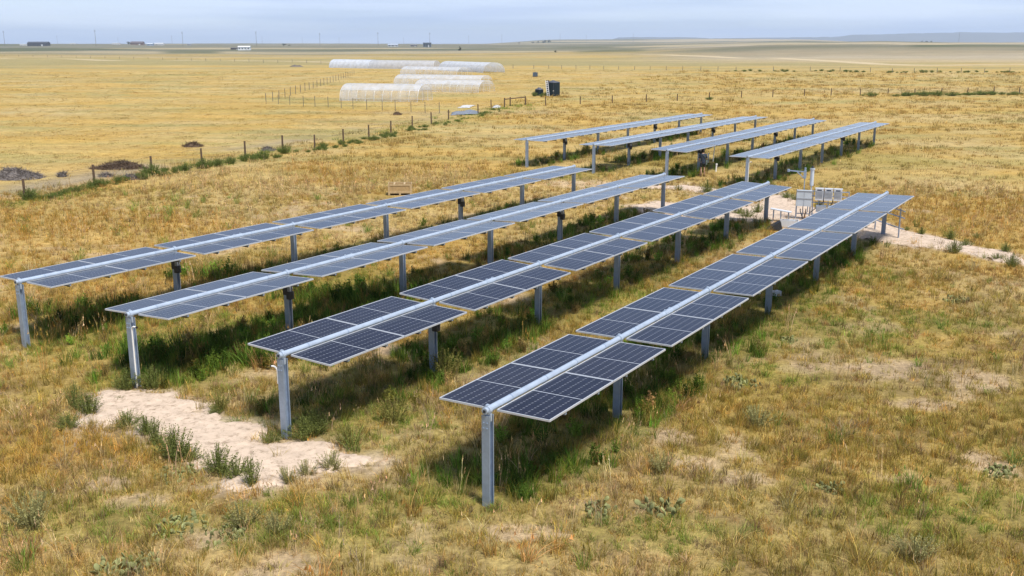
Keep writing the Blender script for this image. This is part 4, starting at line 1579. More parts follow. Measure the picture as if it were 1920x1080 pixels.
building(458, 1500, 17, 9, 4.6, 1.5, (0.72, 0.74, 0.76), (0.6, 0.62, 0.64), 'white two storey house standing alone below the skyline', 'house', 0.05, 4)
building(441, 1540, 13, 5, 2.6, 0.6, (0.13, 0.11, 0.10), (0.10, 0.09, 0.085), 'long dark trailer left of the lone white house', 'trailer', 0, 2)
building(737, 2000, 19, 9, 3.6, 1.8, (0.42, 0.46, 0.5), (0.32, 0.36, 0.42), 'pale blue grey farmhouse in the haze left of the dark grain store', 'house', 0, 3)
building(801, 1900, 14, 12, 7.0, 1.2, (0.075, 0.10, 0.12), (0.06, 0.08, 0.10), 'tall dark grain store below the centre of the skyline', 'grain store', 0, 3)
building(776, 1950, 12, 7, 2.8, 1.2, (0.2, 0.2, 0.2), (0.15, 0.15, 0.16), 'small dark shed just left of the tall grain store', 'shed', 0, 2)
building(355, 2700, 10, 6, 2.6, 0.9, (0.35, 0.35, 0.36), (0.25, 0.25, 0.26), 'tiny grey shed alone on the skyline between two poles', 'shed', 0, 1)
building(137, 2600, 12, 6, 2.4, 0.8, (0.65, 0.65, 0.65), (0.5, 0.5, 0.5), 'tiny pale trailer on the skyline between barn and farmstead', 'trailer', 0, 1)

POLEM = pmat('pole_timber', (0.12, 0.115, 0.12), 0.9)
def pole(px, r, h, arms, label, grp):
    x, y = far(px, r)
    t = thing('utility_pole', label, 'utility pole', (x, y, gz(x, y) - 0.4), 0.2, grp)
    b = MB()
    b.tube((0, 0, 0), (0, 0, h), 0.34 * h / 30, 8, 0.24 * h / 30)
    b.build('pole', POLEM, t)
    for i in range(arms):
        b = MB()
        z = h * (0.97 - 0.07 * i)
        b.box((0, 0, z), (h * 0.11, 0.3, 0.28))
        for s in (-1, 1):
            b.tube((s * h * 0.05, 0, z - 0.1), (s * h * 0.05, 0, z - 0.8), 0.13, 6)
        b.build('cross_arm', POLEM, t)
    return t
TALL = 'tall poles of the line along the left skyline'
for px, h, lb in ((9, 34, 'leftmost tall pole on the skyline, left of the long dark barn'), (180, 36, 'tall pole on the skyline between the barn and the farmstead'),
                  (343, 32, 'tall pole on the skyline right of the farmstead'), (481, 34, 'tall pole on the skyline just right of the lone white house'),
                  (600, 30, 'tall pole on the skyline above the left end of the greenhouses'), (709, 29, 'tall pole on the skyline above the middle of the greenhouses'),
                  (806, 27, 'tall pole on the skyline above the dark grain store')):
    pole(px, 2300, h, 2, lb, TALL)
HAZY = 'hazy distant poles on the skyline'
for px, r, h, lb in ((108, 3800, 30, 'thin hazy pole right of the long dark barn'), (222, 3900, 26, 'thin hazy pole at the left end of the farmstead'),
                     (323, 3700, 30, 'thin hazy pole between the farmstead and a tall pole'), (492, 3900, 28, 'thin hazy pole right of the lone white house'),
                     (567, 3900, 26, 'thin hazy pole left of the greenhouse skyline pole'), (636, 3900, 26, 'thin hazy pole above the left greenhouses'), (757, 3900, 26, 'thin hazy pole above the right greenhouses'),
                     (879, 3900, 30, 'thin hazy pole above the right end of the greenhouses'), (941, 3900, 34, 'thin hazy pole left of the tree clump on the ridge'),
                     (1050, 4200, 36, 'thin hazy pole right of the tree clump on the ridge'), (1099, 4200, 32, 'thin hazy pole before the left end of the blue mesa'), (1187, 4300, 36, 'thin hazy pole in front of the blue mesa'),
                     (1797, 4300, 46, 'thin hazy pole near the right end of the skyline')):
    pole(px, r, h, 1, lb, HAZY)

def leaf_cloud(n, rx, ry, rz, size, seed, lumps=7):
    rg = np.random.default_rng(seed)
    cs = rg.normal(size=(lumps, 3)) * np.array([rx, ry, rz]) * 0.42
    v, f, s = [], [], []
    lr = rg.uniform(0.35, 0.62, lumps)
    ls = rg.uniform(0.7, 1.3, lumps)
    for i in range(n):
        k = rg.integers(0, lumps)
        d = rg.normal(size=3)
        d /= np.linalg.norm(d)
        p = cs[k] + d * np.array([rx, ry, rz]) * lr[k] * rg.uniform(0.6, 1.0)
        a = rg.normal(size=3)
        a = a / np.linalg.norm(a) * size * rg.uniform(0.6, 1.3)
        b = np.cross(a, rg.normal(size=3))
        b = b / np.linalg.norm(b) * size * 0.5
        o = len(v)
        v += [tuple(p - a), tuple(p + b), tuple(p + a), tuple(p - b)]
        f.append((o, o + 1, o + 2, o + 3))
        s += [ls[k] * rg.uniform(0.75, 1.25)] * 4
    return v, f, s
TREEM = foliage_mat('tree_leaves', (0.050, 0.062, 0.030), 0.2)
def tree(px, r, w_, h, seed, label, grp=None):
    x, y = far(px, r)
    t = thing('tree', label, 'tree', (x, y, gz(x, y) - 0.3), 0, grp)
    b = MB()
    b.tube((0, 0, 0), (0.2, 0, h * 0.45), h * 0.035, 8, h * 0.02)
    b.tube((0.2, 0, h * 0.42), (w_ * 0.2, 0.3, h * 0.7), h * 0.018, 6, h * 0.008)
    b.tube((0.2, 0, h * 0.42), (-w_ * 0.2, -0.3, h * 0.72), h * 0.018, 6, h * 0.008)
    b.build('trunk', POSTW, t)
    v, f, s = leaf_cloud(420, w_ / 2, w_ / 2, h * 0.42, h * 0.07, seed)
    v = [(a, b_, max(h * 0.06, c + h * 0.58)) for a, b_, c in v]
    link('crown', raw_mesh('crown', v, f, TREEM, s), t)
for i, (px, r, w_, h, lb) in enumerate(((241, 2480, 9, 8, 'dark round tree left of the brown roofed farmhouse'), (533, 2500, 9, 8, 'small dark tree alone on the skyline right of the lone white house'),
        (542, 2520, 7, 5, 'low bush right of the small skyline tree'), (1020, 4000, 17, 15, 'larger tree of the clump on the central ridge'),
        (1029, 4020, 13, 13, 'right hand tree of the clump on the central ridge'), (1009, 4010, 14, 8, 'low tree in the clump on the central ridge'), (999, 4000, 16, 7, 'low bushes left of the clump on the central ridge'),
        (973, 3900, 6, 6, 'single small tree left of the ridge clump'), (1731, 2550, 11, 6, 'left end of the dark tree row on the right hill'), (1738, 2560, 11, 6.5, 'middle tree of the row on the right hill'),
        (1745, 2550, 11, 6, 'right end of the dark tree row on the right hill'), (863, 1300, 4.2, 5, 'single small dark tree on the plain above the right greenhouse'), (1042, 900, 2.4, 2.2, 'tiny dark bush on the plain below the ridge'))):
    tree(px, r, w_, h, 100 + i, lb)

# ------------------------------------------------------------------ plants one can tell apart
def weed_mesh(name, n, h, spread, seed, leaf, mat, feather=True):
    """bushy annual weed: many leafy stems fanning from one root"""
    rg = np.random.default_rng(seed)
    v, f, s = [], [], []
    for i in range(n):
        a = rg.uniform(0, 2 * PI)
        q = rg.uniform(0, 1) ** 0.7
        hh = h * rg.uniform(0.55, 1.0) * (1 - 0.35 * q)
        base = np.array([math.cos(a), math.sin(a), 0]) * spread * 0.35 * q
        tip = np.array([math.cos(a) * spread * q, math.sin(a) * spread * q, hh])
        sh = rg.uniform(0.7, 1.35)
        m = 9
        P = [base + (tip - base) * t + np.array([0, 0, hh * 0.25 * t * (1 - t)]) for t in np.linspace(0, 1, m)]
        side = np.cross(tip - base, [0, 0, 1.0]) + 1e-6
        side = side / np.linalg.norm(side) * 0.004
        for k in range(m - 1):
            o = len(v)
            v += [tuple(P[k] - side), tuple(P[k] + side), tuple(P[k + 1] + side), tuple(P[k + 1] - side)]
            f.append((o, o + 1, o + 2, o + 3))
            s += [sh * 0.8] * 4
            for _ in range(3 if k else 1):
                d = rg.normal(size=3)
                d[2] = abs(d[2]) * 0.7
                d = d / np.linalg.norm(d) * leaf * rg.uniform(0.6, 1.3) * (1.15 - 0.6 * k / m)
                p = P[k] + (P[k + 1] - P[k]) * rg.uniform(0, 1)
                w_ = np.cross(d, rg.normal(size=3))
                w_ = w_ / np.linalg.norm(w_) * leaf * 0.17
                o = len(v)
                v += [tuple(p), tuple(p + d * 0.5 + w_), tuple(p + d), tuple(p + d * 0.5 - w_)]
                f.append((o, o + 1, o + 2, o + 3))
                s += [sh * rg.uniform(0.8, 1.25)] * 4
    return raw_mesh(name, v, f, mat, s)
WEEDG = foliage_mat('weed_leaves', (0.185, 0.21, 0.06), 0.4)
WEEDY = foliage_mat('yellow_weed_leaves', (0.26, 0.245, 0.07), 0.35)
SAGE = foliage_mat('sage_leaves', (0.33, 0.31, 0.13), 0.35)
FENW = foliage_mat('fence_weed_leaves', (0.16, 0.20, 0.055), 0.4)
WM = [weed_mesh('weed', 80, 0.66, 0.42, 1, 0.050, WEEDG), weed_mesh('weed', 70, 0.52, 0.50, 2, 0.050, WEEDG), weed_mesh('weed', 46, 0.78, 0.28, 3, 0.045, WEEDG)]
WY = weed_mesh('weed', 60, 0.58, 0.40, 4, 0.045, WEEDY)
WS = weed_mesh('sagebrush', 60, 0.46, 0.34, 5, 0.035, SAGE)
WF = weed_mesh('bush', 90, 0.85, 0.70, 6, 0.085, FENW)
def plant(me, px, py, sc, label, grp=None, cat='weed', name='weed', terr=False, flat=1.0):
    x, y = (GT if terr else G)(px, py)
    o = link(name, me, None, (x, y, gz(x, y) - 0.02), (0, 0, random.uniform(0, 6.28)))
    o.scale = (sc * random.uniform(0.85, 1.2), sc, sc * flat * random.uniform(0.9, 1.1))
    return tag(o, label, cat, grp)
SG = 'green weeds along the edge of the sand patch'
plant(WM[2], 143, 768, 1.0, 'upright green weed at the left tip of the sand patch', SG)
plant(WM[0], 165, 775, 0.9, 'broad green weed just inside the left tip of the sand patch', SG)
plant(WM[1], 128, 800, 0.8, 'low green weed left of the sand patch', SG)
plant(WM[1], 238, 797, 0.85, 'green weed along the lower left edge of the sand', SG)
plant(WM[0], 275, 812, 0.75, 'green weed in the row below the left part of the sand', SG)
plant(WM[2], 293, 832, 0.85, 'tall green weed at the inner corner of the sand edge', SG)
plant(WM[0], 330, 862, 1.15, 'large bushy green weed at the lower edge of the sand', SG)
plant(WM[1], 352, 862, 0.8, 'bushy green weed leaning on the large one at the sand edge', SG)
plant(WM[0], 410, 888, 1.05, 'round green weed standing in the lower part of the sand', SG)
plant(WM[1], 442, 896, 0.85, 'green weed right of the round one in the lower sand', SG)
plant(WM[2], 472, 912, 0.95, 'spindly grey green weed at the bottom of the sand patch', SG)
plant(WS, 540, 905, 0.9, 'sparse weed at the right bottom of the sand patch', SG)
plant(WS, 575, 890, 0.8, 'sparse grey weed on the right lower rim of the sand', SG)
plant(WS, 622, 880, 1.0, 'sparse weed near the right tip of the sand', SG)
plant(WM[1], 510, 829, 0.62, 'small green weed left of the post that stands in the sand', SG)
plant(WY, 412, 768, 0.9, 'yellow green weed on the upper rim of the sand patch', SG)
plant(WM[1], 405, 775, 0.45, 'small weed under the yellow green one on the upper rim', SG)
plant(WM[1], 225, 752, 0.30, 'tiny dark seedling in the upper left of the sand', SG)
plant(WM[0], 236, 730, 0.95, 'green weed left of the foot of the conduit post', SG)
plant(WM[0], 288, 728, 1.0, 'green weed right of the foot of the conduit post', SG)
plant(WM[1], 572, 822, 1.0, 'dark green weed right of the post that stands in the sand', SG)
plant(WM[0], 592, 812, 1.05, 'dark green weed under the panels at the right end of the sand', SG)
plant(WY, 655, 835, 1.0, 'pale green weed at the upper right corner of the sand', SG)
plant(WY, 736, 792, 1.2, 'tall yellow green clump between the sand and the nearest row', SG)
plant(WY, 836, 702, 1.3, 'tall yellow green clump beside the second post of the sand patch row', SG)
RG_ = 'green weeds beside the sandy track'
for (px, py, sc, k, lb) in ((1326, 361, 1.5, 0, 'broad green weed on the track beyond the middle row end'), (1352, 359, 1.1, 1, 'green weed right of the broad one on the far track'), (1272, 357, 0.9, 1, 'small green weed at the left start of the far track'),
        (1400, 408, 1.3, 1, 'green weed island in the track left of the last post'), (1420, 400, 1.2, 0, 'green weed in the track beside the last post'), (1384, 402, 1.1, 1, 'low green weed at the left of the track island'),
        (1727, 440, 0.85, 0, 'round green weed on the upper edge of the right track'), (1783, 449, 0.85, 0, 'green weed further right on the upper edge of the track'), (1788, 474, 1.2, 0, 'largest green weed in the right part of the track'),
        (1832, 447, 0.75, 1, 'small green weed above the right part of the track'), (1810, 462, 1.0, 1, 'spreading weed in the middle of the right track'), (1886, 474, 0.9, 0, 'green weed near the right end of the track'),
        (1897, 500, 1.1, 0, 'green weed at the right photo edge below the track'), (1870, 487, 0.8, 1, 'low green weed in the right track end'), (1700, 432, 0.55, 1, 'small green weed just right of the rack leg'),
        (1475, 372, 1.3, 1, 'green weed on the track bank left of the inverters'), (1493, 376, 1.2, 1, 'green weed behind the grey cabinet'), (1535, 392, 1.0, 0, 'green weed below the inverters')):
    plant(WM[k], px, py, sc * 0.8, lb, RG_)
BG = 'bushes along the diagonal field fence'
for (px, py, sc, lb) in ((54, 374, 1.0, 'green bush hiding the foot of the first fence post'), (179, 350, 0.8, 'green bush at the foot of the second fence post'), (192, 349, 0.75, 'low bush right of the second fence post'), (224, 342, 0.7, 'small bush between the second and third fence posts'),
        (285, 330, 1.05, 'green bush at the foot of the third fence post'), (268, 336, 0.8, 'low bush left of the third fence post'), (306, 330, 0.7, 'low bush right of the third fence post'), (330, 325, 0.7, 'low bush between the third and fourth posts'), (349, 320, 0.8, 'bush left of the fourth fence post'),
        (383, 316, 1.05, 'tall bush at the foot of the fourth fence post'), (410, 312, 0.8, 'low bush right of the fourth fence post'), (460, 302, 0.9, 'bush at the foot of the fifth fence post'), (433, 307, 0.75, 'bush left of the fifth fence post'), (492, 298, 0.9, 'bush between the fifth and sixth posts'), (534, 288, 0.9, 'dark bush at the sixth fence post'), (606, 278, 0.8, 'bush right of the seventh fence post'), (640, 271, 0.7, 'bush at the eighth fence post'), (700, 263, 0.7, 'small bush at the ninth fence post')):
    plant(WF, px, py, sc, lb, BG, 'bush', 'bush')
FG = 'bushes along the right field fence'
for (px, py, sc, lb) in ((1634, 181, 2.0, 'dark green bush left of the middle right fence posts'), (1702, 180, 1.5, 'small dark bush between two right fence posts'), (1732, 180, 2.2, 'broad bush right of the small one on the right fence'), (1757, 180, 2.2, 'large dark bush on the right fence'), (1785, 180, 1.9, 'bush continuing the large one to the right'),
        (1838, 178, 2.0, 'bush before the last two right fence posts'), (1860, 178, 1.6, 'bush at the second last right fence post'), (1900, 178, 1.3, 'low bush at the right photo edge on the fence'), (1815, 179, 1.4, 'low bush between the broad bushes on the right fence'), (1330, 187, 1.2, 'low bush at the left end of the right fence'), (1680, 181, 1.2, 'low bush right of the middle right fence posts')):
    plant(WF, px, py, sc, lb, FG, 'bush', 'bush', True, 0.55)
FG2 = 'dark weeds along the far right fence'
rq = random.Random(5)
for i in range(70):
    px = rq.choice((1405, 1450, 1480, 1550, 1600, 1680, 1735, 1810, 1815, 1890)) + rq.gauss(0, 16)
    plant(WF, px, 133.6 + (px - 1400) * 0.004 + rq.uniform(-0.9, 0.9), rq.uniform(0.5, 1.5), 'dark weed growing along the far right fence', FG2, 'bush', 'bush', True, 0.7)
for i in range(40):
    px = rq.choice((1634, 1700, 1735, 1757, 1790, 1840, 1865, 1905)) + rq.gauss(0, 20)
    plant(WF, px, 180.4 - (px - 1600) * 0.011 + rq.uniform(-1.0, 1.2), rq.uniform(0.5, 1.3), 'low green weed along the middle right fence', 'low weeds along the right field fence', 'weed', 'weed', True, 0.6)
for i in range(150):
    k = rq.uniform(0.02, 0.98) ** 1.3
    a_ = int(k * (len(FENCE_A) - 1))
    t_ = k * (len(FENCE_A) - 1) - a_
    p0, p1 = FENCE_A[a_], FENCE_A[min(a_ + 1, len(FENCE_A) - 1)]
    plant(WF, p0[0] + (p1[0] - p0[0]) * t_ + rq.gauss(0, 8), p0[1] + (p1[1] - p0[1]) * t_ + 3 + rq.uniform(-1, 6), rq.uniform(0.25, 0.7), 'low green weed along the diagonal field fence', 'low weeds along the diagonal fence', 'weed', 'weed', False, 0.7)
plant(WF, 1002, 180.5, 1.1, 'green weed left of the small low tank', None, 'weed', 'weed', True)
plant(WF, 1016, 181.5, 0.8, 'green weed in front of the small low tank', None, 'weed', 'weed', True)
plant(WF, 1023, 180.5, 1.0, 'green weed between the two dark tanks', None, 'weed', 'weed', True)

def cactus_mesh(n, spread, seed, mat):
    """prickly pear: flat oval pads standing on one another"""
    rg = np.random.default_rng(seed)
    V, F, S = [], [], []
    nu, nv = 10, 6
    def pad(c, d, w_, h, t, sh):
        d = d / np.linalg.norm(d)
        side = np.cross(d, rg.normal(size=3))
        side /= np.linalg.norm(side)
        th = np.cross(side, d)
        o = len(V)
        for j in range(nv + 1):
            ph = PI * j / nv
            for i in range(nu):
                a = 2 * PI * i / nu
                p = c + d * (h / 2) * (1 - math.cos(ph)) + side * (w_ / 2) * math.sin(ph) ** 0.8 * math.cos(a) + th * (t / 2) * math.sin(ph) * math.sin(a)
                V.append(tuple(p))
                S.append(sh * (0.9 + 0.25 * (j / nv)))
        for j in range(nv):
            for i in range(nu):
                F.append((o + j * nu + i, o + j * nu + (i + 1) % nu, o + (j + 1) * nu + (i + 1) % nu, o + (j + 1) * nu + i))
        return c + d * h * 0.93
    for _ in range(n):
        a, q = rg.uniform(0, 2 * PI), rg.uniform(0, 1) ** 0.5
        c = np.array([math.cos(a) * spread * q, math.sin(a) * spread * q * 0.8, -0.02])
        d = np.array([rg.normal() * 0.35, rg.normal() * 0.35, 1.0])
        sh = rg.uniform(0.75, 1.3)
        top = pad(c, d, rg.uniform(0.08, 0.12), rg.uniform(0.11, 0.17), 0.025, sh)
        for _ in range(rg.integers(0, 3)):
            pad(top, np.array([rg.normal() * 0.6, rg.normal() * 0.6, 0.8]), rg.uniform(0.06, 0.10), rg.uniform(0.08, 0.13), 0.022, sh * rg.uniform(0.9, 1.2))
    return raw_mesh('prickly_pear', V, F, mat, S, True)
CACM = foliage_mat('cactus_pads', (0.215, 0.22, 0.095), 0.05)
CA = [cactus_mesh(26, 0.42, 3, CACM), cactus_mesh(20, 0.34, 4, CACM), cactus_mesh(34, 0.60, 5, CACM)]
CG = 'prickly pear clumps in the foreground grass'
for (px, py, k, sc, lb) in ((1128, 962, 0, 0.95, 'grey green prickly pear clump right of the nearest post'), (1240, 960, 1, 1.0, 'prickly pear clump right of another one near the nearest post'), (255, 1062, 0, 0.85, 'prickly pear clump at the lower left photo edge'),
        (215, 1072, 1, 1.0, 'low prickly pear clump left of the lower left one'), (345, 992, 2, 0.8, 'wide prickly pear patch in the lower left grass'), (420, 1008, 2, 0.7, 'prickly pear patch right of the wide one at lower left'), (330, 895, 2, 0.8, 'yellowish prickly pear mat below the sand patch'),
        (1560, 920, 1, 0.8, 'prickly pear clump in the lower right grass'),
        (1395, 722, 2, 0.9, 'prickly pear mat right of the third post of the nearest row'), (1880, 890, 0, 0.9, 'prickly pear clump at the right photo edge'), 
        (1480, 640, 0, 0.8, 'prickly pear clump in the green area right of the nearest row'), (1790, 565, 2, 0.8, 'low prickly pear mat right of the track')):
    plant(CA[k], px, py, sc, lb, CG, 'cactus', 'prickly_pear')
SGG = 'grey sagebrush in the foreground'
for (px, py, sc, lb) in ((60, 985, 1.5, 'grey sagebrush at the lower left edge'), (1715, 1050, 1.2, 'grey sagebrush at the bottom right'), (1240, 885, 1.1, 'pale upright sagebrush above the prickly pears'), (1420, 800, 1.3, 'soft grey sagebrush right of the second post'), (455, 985, 1.2, 'pale sagebrush below the sand patch'), (520, 1000, 1.0, 'small sagebrush right of the pale one')):
    plant(WS, px, py, sc, lb, SGG, 'sagebrush', 'sagebrush')

# ------------------------------------------------------------------ grass: tufts of blades scattered by density fields (stuff)
def tuft(n, h0, h1, wid, spread, lean, seed, seedhead=0.0, seg=3):
    rg = np.random.default_rng(seed)
    v, f, s = [], [], []
    for i in range(n):
        a = rg.uniform(0, 2 * PI)
        q = rg.uniform(0, 1) ** 0.6
        bx, by = math.cos(a) * spread * q, math.sin(a) * spread * q
        a2 = a + rg.normal() * 0.9
        h = rg.uniform(h0, h1)
        ln = abs(rg.normal()) * lean + 0.08
        fa_ = rg.uniform(0, PI)
        sx, sy = math.cos(fa_) * wid / 2, math.sin(fa_) * wid / 2
        sh = np.clip(rg.normal(1.0, 0.33), 0.4, 1.9)
        hue = np.array([1, 1, 1]) * sh * np.array([1 + rg.normal() * 0.06, 1.0, 1 + rg.normal() * 0.15])
        o = len(v)
        for k in range(seg + 1):
            t = k / seg
            w_ = (1 - t ** 1.5) if not seedhead else (1 - 0.5 * t)
            x = bx + math.cos(a2) * ln * h * t * t
            y = by + math.sin(a2) * ln * h * t * t
            z = h * t * (1 - 0.22 * ln * t) - 0.02
            if k < seg:
                v += [(x - sx * w_, y - sy * w_, z), (x + sx * w_, y + sy * w_, z)]
                s += [hue, hue]
            else:
                v.append((x, y, z))
                s.append(hue)
        for k in range(seg - 1):
            f.append((o + 2 * k, o + 2 * k + 1, o + 2 * k + 3, o + 2 * k + 2))
        f.append((o + 2 * seg - 2, o + 2 * seg - 1, o + 2 * seg))
        if rg.uniform() < seedhead:
            hx = hue * np.array([1.15, 1.1, 1.1])
            for m in range(5):
                o = len(v)
                zz = z - 0.02 * m * h / 0.5
                r_ = 0.004 + 0.002 * m
                d = rg.normal(size=3) * r_
                v += [(x, y, zz + 0.03), (x + d[0] + sx, y + d[1] + sy, zz), (x - d[0] - sx, y - d[1] - sy, zz - 0.03)]
                s += [hx] * 3
                f.append((o, o + 1, o + 2))
    return v, f, np.clip(np.array(s), 0.2, 2)

GRASSM = foliage_mat('grass_blades', None, 0.35, True)
SRC = bpy.data.collections.new('tuft_sources')
def scatter(name, label, cat, xy, z, rot, scale, tint, sources):
    srcs = bpy.data.collections.new(name + '_tufts')
    for i, (v, f, s) in enumerate(sources):
        o = bpy.data.objects.new('%s_tuft_%02d' % (name, i), raw_mesh(name + '_tuft', v, f, GRASSM, s))
        srcs.objects.link(o)
    n = len(xy)
    me = bpy.data.meshes.new(name)
    me.vertices.add(n)
    me.vertices.foreach_set('co', np.stack([xy[:, 0], xy[:, 1], z], 1).astype(np.float32).ravel())
    for an, ty, dat, fld in (('rot', 'FLOAT_VECTOR', rot, 'vector'), ('scl', 'FLOAT_VECTOR', scale, 'vector'), ('tint', 'FLOAT_COLOR', np.concatenate([tint, np.ones((n, 1))], 1), 'color')):
        a = me.attributes.new(an, ty, 'POINT')
        a.data.foreach_set(fld, dat.astype(np.float32).ravel())
    a = me.attributes.new('pick', 'INT', 'POINT')
    a.data.foreach_set('value', RNG.integers(0, len(sources), n).astype(np.int32))
    me.materials.append(GRASSM)
    o = link(name, me)
    ng = bpy.data.node_groups.new(name + '_scatter', 'GeometryNodeTree')
    ng.interface.new_socket('Geometry', in_out='INPUT', socket_type='NodeSocketGeometry')
    ng.interface.new_socket('Geometry', in_out='OUTPUT', socket_type='NodeSocketGeometry')
    gi, go = ng.nodes.new('NodeGroupInput'), ng.nodes.new('NodeGroupOutput')
    ip = ng.nodes.new('GeometryNodeInstanceOnPoints')
    ci = ng.nodes.new('GeometryNodeCollectionInfo')
    ci.inputs['Collection'].default_value = srcs
    ci.inputs['Separate Children'].default_value = True
    ci.inputs['Reset Children'].default_value = True
    def attr(nm, ty):
        q = ng.nodes.new('GeometryNodeInputNamedAttribute')
        q.data_type = ty
        q.inputs['Name'].default_value = nm
        return q.outputs['Attribute']
    lk = ng.links.new
    lk(gi.outputs[0], ip.inputs['Points'])
    lk(ci.outputs[0], ip.inputs['Instance'])
    ip.inputs['Pick Instance'].default_value = True
    lk(attr('pick', 'INT'), ip.inputs['Instance Index'])
    lk(attr('rot', 'FLOAT_VECTOR'), ip.inputs['Rotation'])
    lk(attr('scl', 'FLOAT_VECTOR'), ip.inputs['Scale'])
    lk(ip.outputs[0], go.inputs[0])
    md = o.modifiers.new('scatter', 'NODES')
    md.node_group = ng
    return tag(o, label, cat, None, 'stuff')

def candidates(dens, r0, r1, half=0.60):
    """random points in the viewed wedge, dens per square metre (function of r allowed through thinning)"""
    area = half * (r1 * r1 - r0 * r0)
    n = int(area * dens)
    r = np.sqrt(RNG.uniform(r0 * r0, r1 * r1, n))
    a = RNG.uniform(-half, half, n)
    return r * np.sin(a), r * np.cos(a)

def no_sand(x, y):
    d1, d2 = sand_depth(x, y)
    cx_, cy_ = G(750.5, 364)
    clear = np.hypot((x - cx_) / 1.1, (y - cy_ + 0.7) / 1.5) > 1
    return clear & ((d1 < RNG.uniform(-0.6, 0.30, len(x))) | (RNG.uniform(0, 1, len(x)) < 0.012)) & ((d2 < 0.05 + RNG.uniform(-0.3, 0.35, len(x))) | (RNG.uniform(0, 1, len(x)) < 0.03))

def rots(n, tilt=0.12):
    return np.stack([RNG.normal(0, tilt, n), RNG.normal(0, tilt, n), RNG.uniform(0, 2 * PI, n)], 1)
def jitter(c, a=0.16):
    n = len(c)
    return np.clip(c * (1 + RNG.normal(0, a, (n, 1))) * (1 + RNG.normal(0, a * 0.35, (n, 3))), 0.008, 0.8)

def tints(q, kind):
    n = len(q['r'])
    u = RNG.uniform(0, 1, n)
    c = np.repeat(STRAW[None] * 1.05, n, 0)
    c = mixc(c, PALE * 1.05, (RNG.uniform(0, 1, n) < 0.35) * 0.8)
    c = mixc(c, GOLD * 1.1, np.maximum(q['gold'] * 0.9, (RNG.uniform(0, 1, n) < 0.13)))
    c = mixc(c, OLIVE * 1.25, (RNG.uniform(0, 1, n) < np.clip(0.08 + 0.08 * q['near'] + q['olive'] * 0.70, 0, 0.8)) * 0.8)
    c = mixc(c, GREEN * 1.3, (u < q['gb'] * 0.85) * 0.8)
    c = mixc(c, GREEN * 1.2, (u < q['fgreen'] * 0.9) * 0.9)
    c = mixc(c, EARTH * 1.25, (RNG.uniform(0, 1, n) < 0.11 * (1 - q['field'])))
    return jitter(c * (1 + 0.22 * q['near'])[:, None])

SHORT = [tuft(30, 0.06, 0.22, 0.009, 0.13, 0.7, 200 + i) for i in range(6)]
MIDG = [tuft(24, 0.14, 0.42, 0.009, 0.09, 0.40, 220 + i) for i in range(6)]
STALK = [tuft(9, 0.30, 0.75, 0.009, 0.10, 0.22, 240 + i, 0.6, 4) for i in range(8)]
RANK = [tuft(30, 0.30, 0.70, 0.016, 0.14, 0.30, 260 + i) for i in range(6)]
FARS = [tuft(34, 0.08, 0.26, 0.030, 0.42, 0.7, 280 + i, 0, 2) for i in range(6)]
FART = [tuft(34, 0.25, 0.60, 0.028, 0.45, 0.3, 300 + i, 0, 2) for i in range(6)]
LEAFY = []
for i in range(4):
    me_ = weed_mesh('leafy', 16, 0.55, 0.24, 330 + i, 0.075, GRASSM)
    vv = [tuple(p.co) for p in me_.vertices]
    ff = [tuple(p.vertices) for p in me_.polygons]
    ss = np.array([a.color[:3] for a in me_.attributes['shade'].data])
    LEAFY.append((vv, ff, ss))

# short dry turf
def lay(name, label, cat, parts, sources, kind, tilt=0.15):
    xs = np.concatenate([p[0] for p in parts])
    ys = np.concatenate([p[1] for p in parts])
    sc = np.concatenate([p[2] for p in parts])
    tn = np.concatenate([p[3] for p in parts])
    scatter(name, label, cat, np.stack([xs, ys], 1), hgt(xs, ys), rots(len(xs), tilt), sc, tn, sources)
    return len(xs)

COUNT = {}
parts = []
for dens, r0, r1 in ((34, 12, 24), (18, 24, 40), (9, 40, 62)):
    x, y = candidates(dens, r0, r1)
    q = cover(x, y)
    keep = no_sand(x, y) & (RNG.uniform(0, 1, len(x)) > q['bare'] * 0.58) & (RNG.uniform(0, 1, len(x)) > q['track'] * 0.6)
    x, y = x[keep], y[keep]
    q = {k: v[keep] for k, v in q.items()}
    s = RNG.uniform(0.6, 1.35, len(x))[:, None] * np.array([1, 1, 1.0])
    s[:, 2] *= 0.7 + 0.6 * q['n']
    parts.append((x, y, s, mixc(tints(q, 0), GREEN, (RNG.uniform(0, 1, len(x)) < q['rows'] * 0.4))))
COUNT['short'] = lay('dry_grass', 'short dry straw coloured grass covering the near ground', 'grass', parts, SHORT, 0)

parts = []
for dens, r0, r1 in ((16.0, 12, 24), (8, 24, 40), (4, 40, 64)):
    x, y = candidates(dens, r0, r1)
    q = cover(x, y)
    pat = sstep(0.36, 0.62, fbm(x, y, 1.7, 3, 75))
    keep = no_sand(x, y) & (RNG.uniform(0, 1, len(x)) < np.clip(0.12 + pat * 0.85, 0, 1) * (1 - q['bare'])) & (q['field'] < 0.5)
    x, y = x[keep], y[keep]
    q = {k: v[keep] for k, v in q.items()}
    s = RNG.uniform(0.55, 1.2, len(x))[:, None] * np.array([1, 1, 1.0])
    parts.append((x, y, s, mixc(tints(q, 1), OLIVE * 1.2, (RNG.uniform(0, 1, len(x)) < 0.15 + 0.30 * q['near']) * 0.8)))
COUNT['mid'] = lay('olive_grass', 'knee high olive and straw grass tufts among the rows', 'grass', parts, MIDG, 1)

